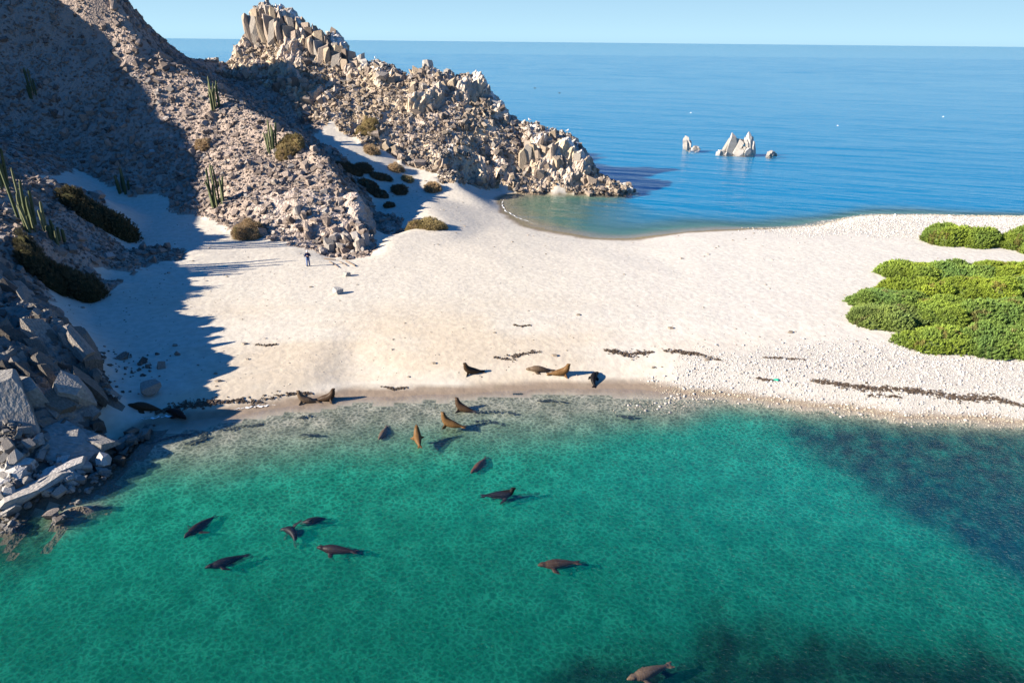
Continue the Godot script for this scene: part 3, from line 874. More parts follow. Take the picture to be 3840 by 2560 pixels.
func stones_on(land: Node, kind: int, count: int, box: Rect2, small: float, large: float, power: float, single: int, upright: float, outcrop: int) -> void:
	var put: Array = []
	var tries := 0
	while put.size() < count and tries < count * 12:
		tries += 1
		var x := rng.randf_range(box.position.x, box.end.x)
		var z := rng.randf_range(box.position.y, box.end.y)
		if region_at(x, z) != kind or (outcrop == 1 and outcrop_at(x, z) < rng.randf_range(0.1, 0.6)):
			continue
		var y := height(x, z)
		var p := Vector3(x, y, z)
		if y < -0.5 or not shows(p):
			continue
		var s := minf(small * pow(rng.randf_range(0.0005, 1.0), -1.0 / power), large)
		var n := slope_normal(x, z)
		var b: Basis
		if rng.randf() < upright:
			var axis := (Vector3(-0.25, 1.0, 0.05) + Vector3(rng.randfn(), 0.0, rng.randfn()) * 0.16 + n * 0.3).normalized()
			b = Basis(Quaternion(Vector3.UP, axis)) * Basis(Vector3.UP, rng.randf() * TAU) * Basis.from_scale(Vector3(0.72, 1.3, 0.82) * s)
		else:
			b = Basis(Quaternion(Vector3.UP, n)) * Basis(Vector3.UP, rng.randf() * TAU) * Basis(Vector3.RIGHT, rng.randf_range(-0.6, 0.6)) * Basis.from_scale(Vector3(1.2, 0.8, 0.85) * s * rng.randf_range(0.85, 1.15))
		put.append([s / maxf(10.0, p.distance_to(Vector3(0, 24, 0))), Transform3D(b, p + n * (s * 0.12 + (0.0 if kind == 1 else 0.25))), stone_tint(kind, p), s])
	put.sort_custom(func(a, b): return a[0] > b[0])
	var stuff := []
	var tint := []
	for v in 6:
		stuff.append([])
		tint.append([])
	for i in put.size():
		var t: Transform3D = put[i][1]
		if i < single:
			var o := part("rock", chunks[i % 6] if put[i][3] < 0.5 else blocks[i % 8], stones[kind][nearest_tone(put[i][2], kind)], land)
			o.transform = t
		else:
			var v := i % 6
			stuff[v].append(t)
			tint[v].append(put[i][2])
	for v in 6:
		swarm("scree", chunks[v], stuff[v], tint[v], stone_tinted, land)


func nearest_tone(c: Color, kind: int) -> int:
	var best := 0
	for k in stone_tones[kind].size():
		var d: Color = stone_tones[kind][k] - c
		var e: Color = stone_tones[kind][best] - c
		if d.r * d.r + d.g * d.g + d.b * d.b < e.r * e.r + e.g * e.g + e.b * e.b:
			best = k
	return best


func make_stones() -> void:
	var ramp := Gradient.new()
	ramp.set_color(0, Color(0.72, 0.71, 0.70))
	ramp.set_color(1, Color(1.0, 1.0, 1.0))
	stone_tone = noise_tex(FastNoiseLite.TYPE_SIMPLEX, 0.015, 5, 512, 61)
	stone_tone.color_ramp = ramp
	stone_relief = noise_tex(FastNoiseLite.TYPE_SIMPLEX, 0.02, 5, 512, 62)
	for k in 6:
		chunks.append(stone_mesh(0.16, 6))
	for k in 8:
		knobs.append(stone_mesh(0.3, 16))
	for k in 8:
		blocks.append(stone_mesh(0.14, 9))
	stone_tinted = stone_material(Color.WHITE, true)
	stone_tones = [[], [Color(0.36, 0.295, 0.25), Color(0.41, 0.365, 0.325), Color(0.17, 0.14, 0.12), Color(0.42, 0.395, 0.37)],
		[Color(0.37, 0.305, 0.25), Color(0.41, 0.335, 0.25), Color(0.48, 0.455, 0.42), Color(0.19, 0.155, 0.13), Color(0.34, 0.31, 0.275)],
		[Color(0.18, 0.16, 0.135), Color(0.285, 0.26, 0.23), Color(0.115, 0.102, 0.087), Color(0.40, 0.375, 0.34)]]
	stones = [[], [], [], []]
	for k in 4:
		for c in stone_tones[k]:
			stones[k].append(stone_material(c, false))
	stones_on(hill, 1, 24000, Rect2(-90, -142, 76, 67), 0.085, 0.5, 2.2, 130, 0.2, 0)
	stones_on(hill, 1, 420, Rect2(-90, -142, 76, 67), 0.25, 0.8, 2.2, 130, 0.5, 1)
	stones_on(hill, 1, 5000, Rect2(-60, -82, 24, 30), 0.07, 0.45, 2.2, 40, 0.1, 0)
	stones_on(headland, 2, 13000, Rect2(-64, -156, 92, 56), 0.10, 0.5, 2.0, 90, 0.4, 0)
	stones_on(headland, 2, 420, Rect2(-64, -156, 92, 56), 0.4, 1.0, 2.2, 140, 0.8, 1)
	stones_on(cliff, 3, 3000, Rect2(-52, -62, 28, 33), 0.07, 0.4, 2.0, 60, 0.0, 0)
	# the columns of the headland's summit cliff, and the crags along its crest and seaward end
	var pillars: Array = []
	for k in 6:
		pillars.append(stone_mesh(0.2, 10))
	for k in 44:
		var f := (k / 2) / 21.0 * (PEAK_BASE.size() - 1)
		var i := mini(int(f), PEAK_BASE.size() - 2)
		var a: Vector3 = PEAK_BASE[i].lerp(PEAK_BASE[i + 1], f - i)
		var g := (k / 2) / 21.0 * (PEAK_RIM.size() - 1)
		var j := mini(int(g), PEAK_RIM.size() - 2)
		var b: Vector3 = PEAK_RIM[j].lerp(PEAK_RIM[j + 1], g - j)
		var back := float(k % 2)
		var h := (b.y - a.y) * rng.randf_range(0.9, 1.12) + back * 1.0
		var o := part("rock", pillars[k % 6], stones[2][[0, 1, 4, 0, 0, 3, 1, 4][k % 8]], headland)
		o.transform = Transform3D(Basis(Vector3.BACK, rng.randf_range(0.0, 0.2)) * Basis(Vector3.UP, rng.randf_range(-0.5, 0.5)) * Basis.from_scale(Vector3(rng.randf_range(0.75, 1.35), h * rng.randf_range(0.66, 0.84), rng.randf_range(1.2, 2.0))), a.lerp(b, 0.5) + Vector3(back * 0.9, back * 0.4 - 0.3, rng.randf_range(-0.4, 0.6) - back * 1.6))
	for k in 30:
		var f := rng.randf_range(1.0, HEAD_RIDGE.size() - 3.5)
		var i := int(f)
		var a: Vector3 = HEAD_RIDGE[i].lerp(HEAD_RIDGE[i + 1], f - i)
		var down := rng.randf() * rng.randf()
		var x := a.x + rng.randf_range(-0.6, 0.6)
		var z := a.z + down * 11.0
		var s := rng.randf_range(0.7, 1.25) * (1.0 - 0.3 * down)
		if region_at(x, z) != 2:
			continue
		var c: int = 2 if down < 0.12 and k % 2 == 0 else [0, 1, 4, 0, 3, 1][k % 6]
		var o := part("rock", pillars[k % 6], stones[2][c], headland)
		o.transform = Transform3D(Basis(Vector3.BACK, rng.randf_range(-0.15, 0.5)) * Basis(Vector3.RIGHT, rng.randf_range(-0.3, 0.35)) * Basis(Vector3.UP, rng.randf() * TAU) * Basis.from_scale(Vector3(0.95, 2.0, 1.0) * s * rng.randf_range(0.7, 1.2)), Vector3(x, height(x, z) - 0.6 * s, z))
	for k in 34:                                       # the broken toe of the hill's spur
		var f := rng.randf() * rng.randf() * 3.2
		var a: Vector3 = HILL_TOE[int(f)].lerp(HILL_TOE[int(f) + 1], f - int(f))
		var up := rng.randf()
		var x := a.x - up * 0.8 + rng.randf_range(-0.5, 0.5)
		var z := a.z - 0.4 - up * 4.5
		if region_at(x, z) != 1:
			continue
		var s := rng.randf_range(0.45, 0.95) * (1.0 - 0.3 * up)
		var o := part("rock", pillars[k % 6], stones[1][[0, 1, 0, 3, 2][k % 5]], hill)
		o.transform = Transform3D(Basis(Vector3.BACK, rng.randf_range(-0.1, 0.5)) * Basis(Vector3.RIGHT, rng.randf_range(-0.2, 0.5)) * Basis(Vector3.UP, rng.randf() * TAU) * Basis.from_scale(Vector3(0.8, 1.5, 0.85) * s), Vector3(x, height(x, z) + 0.35 * s, z))
	for k in 16:                                       # the fluted cliff above the point
		var u := k / 15.0
		var x := lerpf(1.5, 12.0, u) + rng.randf_range(-0.3, 0.3)
		var z := lerpf(-123.0, -122.5, u) + rng.randf_range(-0.8, 0.8)
		var h := lerpf(3.2, 1.8, u) * rng.randf_range(0.8, 1.15)
		var o := part("rock", pillars[k % 6], stones[2][[1, 0, 4, 1, 0, 3][k % 6]], headland)
		o.transform = Transform3D(Basis(Vector3.BACK, rng.randf_range(0.0, 0.22)) * Basis(Vector3.UP, rng.randf() * TAU) * Basis.from_scale(Vector3(rng.randf_range(0.6, 1.0), h, 0.9)), Vector3(x, height(x, z) + h * 0.15, z))
	# long slabs of the near cliff, dipping towards the water in parallel beds
	var loose := []
	var loose_tint := []
	for k in 170:
		var p := Vector2(rng.randf_range(-33.0, -24.6), rng.randf_range(-49.5, -41.8))
		if region_at(p.x, p.y) != 0 or rng.randf() < smoothstep(-29.0, -25.0, p.x):
			continue
		var s := 0.06 * pow(rng.randf_range(0.02, 1.0), -0.5)
		loose.append(Transform3D(Basis.from_euler(Vector3(rng.randf(), rng.randf() * TAU, rng.randf())) * Basis.from_scale(Vector3(1.3, 0.8, 0.9) * s), Vector3(p.x, height(p.x, p.y) + s * 0.2, p.y)))
		loose_tint.append(Color(0.22, 0.2, 0.175) * rng.randf_range(0.6, 1.6))
	swarm("scree", chunks[1], loose, loose_tint, stone_tinted, cliff)
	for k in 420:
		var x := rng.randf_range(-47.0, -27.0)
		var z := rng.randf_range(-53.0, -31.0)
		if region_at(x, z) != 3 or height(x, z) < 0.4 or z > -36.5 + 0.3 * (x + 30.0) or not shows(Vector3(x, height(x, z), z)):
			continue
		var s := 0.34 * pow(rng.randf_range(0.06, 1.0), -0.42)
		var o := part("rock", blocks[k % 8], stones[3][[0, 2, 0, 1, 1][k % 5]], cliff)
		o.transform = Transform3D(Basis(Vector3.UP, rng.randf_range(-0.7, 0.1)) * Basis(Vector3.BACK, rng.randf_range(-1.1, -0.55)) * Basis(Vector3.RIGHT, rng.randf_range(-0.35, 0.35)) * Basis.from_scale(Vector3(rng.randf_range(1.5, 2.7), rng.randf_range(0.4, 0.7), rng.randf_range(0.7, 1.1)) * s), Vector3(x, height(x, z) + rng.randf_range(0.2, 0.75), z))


# big boulders at the foot of the near cliff: [where, size, yaw, pitch, roll, tone, block, label]
func make_boulders() -> void:
	var pale := [stone_material(Color(0.41, 0.39, 0.36), false), stone_material(Color(0.31, 0.295, 0.27), false), stone_material(Color(0.50, 0.48, 0.45), false)]
	var list := [
		[Vector3(-30.4, 2.6, -35.6), Vector3(2.6, 0.45, 1.7), -0.75, -0.95, 0.2, 1, "tall pale slab leaning on the foot of the near cliff"],
		[Vector3(-27.7, 0.9, -35.4), Vector3(2.2, 0.42, 1.1), -0.15, -0.16, 0.12, 1, "largest flat speckled slab lying between cliff foot and pale boulders"],
		[Vector3(-26.4, 0.75, -36.3), Vector3(1.7, 0.35, 0.6), -0.25, -0.14, -0.1, 1, "narrow grey slab lying along the upper edge of the largest flat slab"],
		[Vector3(-26.3, 0.3, -33.4), Vector3(1.15, 0.42, 0.5), 0.75, 0.1, 0.1, 2, "smooth white wedge boulder at the waterline below the flat slab"],
		[Vector3(-26.9, 0.2, -31.6), Vector3(1.55, 0.4, 0.5), 0.85, 0.1, 0.0, 0, "long pointed grey boulder dipping into the dark weedy water"],
		[Vector3(-28.5, 0.7, -32.4), Vector3(1.2, 0.4, 0.95), 0.2, 0.1, 0.1, 2, "broad pale flat boulder above the long pointed grey boulder"],
		[Vector3(-28.4, 2.2, -39.0), Vector3(1.0, 1.5, 0.8), 0.3, 0.2, 0.15, 1, "rounded grey boulder standing at the cliff's beach side, pale on top"],
		[Vector3(-29.9, 2.4, -37.5), Vector3(0.9, 1.7, 0.8), 0.1, 0.35, 0.2, 1, "tall grey boulder with a sunlit top beside a dark crack in the cliff"],
		[Vector3(-25.7, 0.75, -43.0), Vector3(0.62, 0.42, 0.5), 0.4, 0.2, 0.1, 1, "blocky grey boulder alone on the shaded sand behind the two dark sea lions"],
		[Vector3(-24.6, 0.1, -34.7), Vector3(0.4, 0.35, 0.35), 0.4, 0.3, 0.0, 2, "small white stone standing alone in shaded water off the flat slab"],
	]
	for b in list:
		var o := part("boulder", knobs[rng.randi() % 8], pale[b[5]], self)
		o.name = numbered("boulder")
		o.transform = Transform3D(Basis(Vector3.UP, b[2]) * Basis(Vector3.BACK, b[3]) * Basis(Vector3.RIGHT, b[4]) * Basis.from_scale(b[1] * 1.3), b[0] + Vector3(0, 0.45, 0))
		o.set_meta("label", b[6])
		o.set_meta("category", "boulder")
	# the heap of smaller pale ones between them and the water
	var heaps := [[Vector2(-24.8, -33.2), 0.55, 8, "of the white rocks standing in shallow water off the heap"], [Vector2(-25.6, -32.6), 0.4, 6, "of the white rocks between the standing ones and the wedge boulder"],
		[Vector2(-28.0, -31.2), 0.7, 7, "of the pale rocks round the long pointed boulder"], [Vector2(-29.6, -32.9), 0.9, 8, "of the pale rocks round the broad flat boulder"],
		[Vector2(-27.4, -33.9), 0.6, 7, "of the pale rocks below the largest flat slab"], [Vector2(-30.0, -31.0), 0.8, 7, "of the pale rocks in the heap's corner by the dark weed"]]
	var ranks := ["largest", "second largest", "third largest", "fourth largest", "fifth largest", "sixth largest", "seventh largest", "smallest"]
	for e in heaps:
		for k in int(e[2]):
			var x: float = e[0].x + rng.randfn() * float(e[1])
			var z: float = e[0].y + rng.randfn() * float(e[1]) * 0.8
			var s := lerpf(0.5, 0.2, k / 7.0)
			var o := part("shore_rock", knobs[rng.randi() % 8], pale[[0, 2, 2][k % 3]], self)
			o.name = numbered("shore_rock")
			o.transform = Transform3D(Basis.from_euler(Vector3(rng.randf_range(-0.5, 0.5), rng.randf() * TAU, rng.randf_range(-0.5, 0.5))) * Basis.from_scale(Vector3(1.3, 0.85, 0.85) * s), Vector3(x, maxf(height(x, z), -0.12) + s * 0.3, z))
			o.set_meta("category", "rock")
			o.set_meta("label", (ranks[k] if k < int(e[2]) - 1 else "smallest") + " " + e[3])
			o.set_meta("group", "small pale rocks heaped below the near cliff")
	# two pale rocks alone on the sand
	for e in [[Vector2(-17.4, -68.3), 0.42, "pale rock on open sand, the one close to the driftwood poles"], [Vector2(-17.1, -63.0), 0.55, "larger pale rock on open sand, nearer the water than the poles"]]:
		var o := part("pale_rock", knobs[rng.randi() % 8], pale[2], self)
		o.name = numbered("pale_rock")
		o.transform = Transform3D(Basis(Vector3.UP, 0.6).scaled(Vector3(1.0, 0.9, 0.8) * e[1]), Vector3(e[0].x, height(e[0].x, e[0].y) + 0.18, e[0].y))
		o.set_meta("label", e[2])
		o.set_meta("category", "rock")
	# stacks out at sea
	var spires: Array = []
	for k in 5:
		spires.append(stone_mesh(0.22, 9))
	var stacks := [
		["largest white-streaked rock stack standing out in the blue sea, split in two", Vector3(54.3, 0, -169), [[Vector3(-1.6, 1.6, 0), Vector3(2.0, 3.9, 1.8), 0.35, 0], [Vector3(2.3, 1.5, 0.4), Vector3(1.1, 3.9, 1.1), -0.2, 2], [Vector3(0.9, 0.5, 0.9), Vector3(1.5, 1.6, 1.1), 0.2, 1], [Vector3(-4.3, 0.1, 0.4), Vector3(1.4, 0.9, 0.8), 0.1, 2]]],
		["slim white rock stack with a low dark rock, left of the largest stack", Vector3(43.6, 0, -175.5), [[Vector3(-0.5, 1.3, 0), Vector3(1.1, 3.2, 1.1), -0.2, 2], [Vector3(1.7, 0.1, 1.2), Vector3(1.3, 1.1, 0.9), 0.2, 1]]],
		["smallest grey rock stack, barely above the sea right of the largest", Vector3(60.6, 0, -166), [[Vector3(0, 0.2, 0), Vector3(1.0, 1.7, 0.9), 0.15, 0], [Vector3(1.5, 0.2, -0.4), Vector3(0.6, 1.0, 0.5), -0.4, 1]]],
	]
	for s in stacks:
		var st := thing("sea_stack", s[0], "rock", s[1])
		st.scale = Vector3(1.0, 0.86, 1.0) * (1.0 if s[2].size() > 3 else 0.85)
		for e in s[2]:                                  # each mass: where, half sizes, lean, tone
			for k in 5:
				var u := (k - 2) / 2.0
				var o := part("rock", spires[rng.randi() % 5], pale[e[3] if k % 3 else (e[3] + 1) % 3], st)
				var h: float = e[1].y * (1.0 - 0.35 * absf(u)) * rng.randf_range(0.85, 1.1)
				o.transform = Transform3D(Basis(Vector3.BACK, -e[2] + rng.randf_range(-0.12, 0.12)) * Basis(Vector3.UP, rng.randf() * TAU) * Basis.from_scale(Vector3(e[1].x * 0.55, h, e[1].z * 0.75)), e[0] + Vector3(u * e[1].x * 0.6, -0.25 * absf(u), rng.randf_range(-0.3, 0.3) * e[1].z))


func pebbly(x: float, z: float) -> float:
	# near shore, right of the sand; and the spit on the far side
	var near := smoothstep(9.5, 14.0, x + 0.9 * (z + 46.5) + noise_a.get_noise_2d(x * 6.0, z * 6.0) * 4.0) * smoothstep(-53.5, -48.5, z + noise_a.get_noise_2d(x * 2.0, z * 2.0) * 3.0 + 0.06 * (x - 20.0)) * smoothstep(-38.0, -40.5, z - 0.11 * (x - 20.0) )
	var spit := smoothstep(30.0, 46.0, x) * smoothstep(-84.5, -90.5, z + noise_a.get_noise_2d(x * 2.0, z * 2.0) * 3.0)
	return maxf(near, spit)


func make_cobbles() -> void:
	var put: Array = []
	var box := [Rect2(2, -55, 44, 19), Rect2(18, -107, 80, 24)]
	for k in 2:
		var n := 60000 if k == 0 else 45000
		for t in n:
			var x := rng.randf_range(box[k].position.x, box[k].end.x)
			var z := rng.randf_range(box[k].position.y, box[k].end.y)
			if rng.randf() > pebbly(x, z):
				continue
			var y := height(x, z)
			if y < -0.1 - 0.15 * rng.randf() or not shows(Vector3(x, y, z)) or region_at(x, z) != 0:
				continue
			var s := minf((0.024 if k == 0 else 0.036) * pow(rng.randf_range(0.002, 1.0), -0.33), 0.11)
			var g := rng.randf()
			var c := Color(0.43, 0.41, 0.385) if g < 0.5 else (Color(0.36, 0.34, 0.31) if g < 0.86 else Color(0.26, 0.24, 0.215))
			if y < 0.12:
				c = c.lerp(Color(0.26, 0.22, 0.14), 0.6)
			put.append([s / Vector3(x, y - 24.0, z).length(), Transform3D(Basis(Vector3.UP, rng.randf() * TAU) * Basis(Vector3.RIGHT, rng.randf_range(-0.3, 0.3)) * Basis.from_scale(Vector3(1.2, 0.75, 0.9) * s), Vector3(x, y + s * 0.25, z)), c * rng.randf_range(0.85, 1.12)])
	put.sort_custom(func(a, b): return a[0] > b[0])
	var m := mat(Color.WHITE, 0.85, 0.3)
	m.vertex_color_use_as_albedo = true
	var tones := [Color(0.43, 0.41, 0.385), Color(0.36, 0.34, 0.31), Color(0.26, 0.24, 0.215)]
	var singles := []
	for c in tones:
		singles.append(mat(c, 0.85, 0.3))
	var shape := rock_mesh(1, 4, Vector3.ONE, true, 0.82)
	var where := []
	var tint := []
	for i in put.size():
		if i < 300:
			var c: Color = put[i][2]
			var o := part("cobble", shape, singles[0 if c.r > 0.395 else (1 if c.r > 0.31 else 2)], beach)
			o.transform = put[i][1]
		else:
			where.append(put[i][1])
			tint.append(put[i][2])
	swarm("cobbles", shape, where, tint, m, beach)
	# loose stones and bits of shell over the sand
	where = []
	tint = []
	for t in 4200:
		var x := rng.randf_range(-46.0, 50.0)
		var z := rng.randf_range(-119.0, -43.0)
		var y := height(x, z)
		if y < 0.3 or rocky_at(x, z) > 0.3 or not shows(Vector3(x, y, z)):
			continue
		if rng.randf() > 0.25 + 0.9 * smoothstep(-58.0, -44.0, z) + smoothstep(-20.0, -36.0, x) + 1.2 * smoothstep(-84.0, -92.0, z) * smoothstep(-6.0, -12.0, x):
			continue
		var s := minf(0.03 * pow(rng.randf_range(0.003, 1.0), -0.4), 0.2)
		where.append(Transform3D(Basis(Vector3.UP, rng.randf() * TAU).scaled(Vector3(1.2, 0.6, 0.9) * s), Vector3(x, y + s * 0.15, z)))
		tint.append(Color(0.16, 0.13, 0.10).lerp(Color(0.5, 0.45, 0.4), rng.randf() * rng.randf()))
	swarm("pebbles", chunks[0], where, tint, m, beach)


# ---------------------------------------------------------------- plants
func tuft(blades: int, h: float, spread: float, width: float) -> ArrayMesh:
	var st := SurfaceTool.new()
	st.begin(Mesh.PRIMITIVE_TRIANGLES)
	for k in blades:
		var a := rng.randf() * TAU
		var out := Vector3(cos(a), 0, sin(a))
		var tip := (Vector3.UP * rng.randf_range(0.7, 1.0) + out * rng.randf() * spread) * h
		var root := out * rng.randf() * spread * h * 0.35
		var side := out.rotated(Vector3.UP, rng.randf_range(1.0, 2.1)) * width
		var midp := root.lerp(tip, 0.55) + out * h * 0.05
		for tri in [[root - side * 0.6, midp + side, midp - side], [root - side * 0.6, root + side * 0.6, midp + side], [midp - side, midp + side, tip]]:
			var n: Vector3 = (tri[2] - tri[0]).cross(tri[1] - tri[0]).normalized()
			for p in tri:
				st.set_normal(n)
				st.add_vertex(p)
	return st.commit()


func dome_bump(p: Vector3, sd: float) -> float:
	return 1.0 + 0.16 * noise_a.get_noise_3d(p.x * 45.0 + sd, p.y * 45.0, p.z * 45.0) + 0.06 * noise_a.get_noise_3d(p.x * 160.0, p.y * 160.0 + sd, p.z * 160.0)


# a mounded shrub: lobes, each a core of stems inside a coat of tufts
func shrub(called: String, label: String, group: String, at: Vector2, size: Vector3, tones: Array, per_m2: float, leaf: Array, core: Material, leaves: Material, lobes := 6) -> void:
	var y := height(at.x, at.y)
	var o := thing(called, label, "shrub", Vector3(at.x, y, at.y), 0.0, group)
	var sd := rng.randf() * 900.0
	var cs: Array[Vector3] = [Vector3.ZERO]
	var rs: Array[Vector3] = [size * Vector3(0.72, 0.86, 0.72)]
	for k in lobes:
		var a := TAU * (k + rng.randf() * 0.7) / lobes
		var f := rng.randf_range(0.42, 0.6)
		cs.append(Vector3(cos(a) * size.x * 0.58, 0.0, sin(a) * size.z * 0.58))
		rs.append(Vector3(size.x * f, size.y * rng.randf_range(0.5, 1.02), size.z * f))
	var base := ico(2)
	var f: PackedInt32Array = base[1]
	var st := SurfaceTool.new()
	st.begin(Mesh.PRIMITIVE_TRIANGLES)
	var first := 0
	for c in cs.size():
		for d: Vector3 in base[0]:
			st.set_normal(d)
			var q := cs[c] + d * rs[c] * dome_bump(d, sd + c) * 0.86
			q.y = maxf(q.y, -0.3) + height(at.x + q.x, at.y + q.z) - y
			st.add_vertex(q)
		for k in range(0, f.size(), 3):
			st.add_index(first + f[k])
			st.add_index(first + f[k + 2])
			st.add_index(first + f[k + 1])
		first += base[0].size()
	part("stems", st.commit(), core, o)
	var where := []
	var tint := []
	for c in cs.size():
		var r := rs[c]
		var n := int(per_m2 * 2.0 * PI * pow((pow(r.x * r.z, 1.6) + pow(r.x * r.y, 1.6) + pow(r.y * r.z, 1.6)) / 3.0, 1.0 / 1.6))
		var shade := rng.randf_range(0.82, 1.18)
		for k in n:
			var d := Vector3(rng.randfn(), rng.randfn(), rng.randfn()).normalized()
			d.y = absf(d.y) - 0.06
			d = d.normalized()
			var q := cs[c] + d * r * dome_bump(d, sd + c) * rng.randf_range(0.84, 1.0)
			var hid := false
			for e in cs.size():
				if e != c and ((q - cs[e]) / rs[e]).length_squared() < 0.68:
					hid = true
			if hid:
				continue
			q.y += height(at.x + q.x, at.y + q.z) - y
			var nrm := (d / r).normalized()
			var up := (nrm * rng.randf_range(0.5, 1.0) + Vector3.UP * 0.6 + Vector3(rng.randfn(), rng.randfn(), rng.randfn()) * 0.22).normalized()
			var s := rng.randf_range(0.65, 1.25)
			where.append(Transform3D(Basis(Quaternion(Vector3.UP, up)) * Basis(Vector3.UP, rng.randf() * TAU).scaled(Vector3.ONE * s), q))
			var wx := at.x + q.x
			var wz := at.y + q.z
			var t := clampf(0.5 + 0.9 * noise_a.get_noise_2d(wx * 5.0 + sd, wz * 5.0), 0.0, 1.0)
			var col: Color = tones[0].lerp(tones[1], t)
			if noise_a.get_noise_2d(wx * 7.0 - 300.0, wz * 7.0 + sd) > 0.42:
				col = col.lerp(tones[2], 0.65)
			tint.append(col * shade * rng.randf_range(0.75, 1.2))
	swarm("foliage", leaf[rng.randi() % leaf.size()], where, tint, leaves, o)


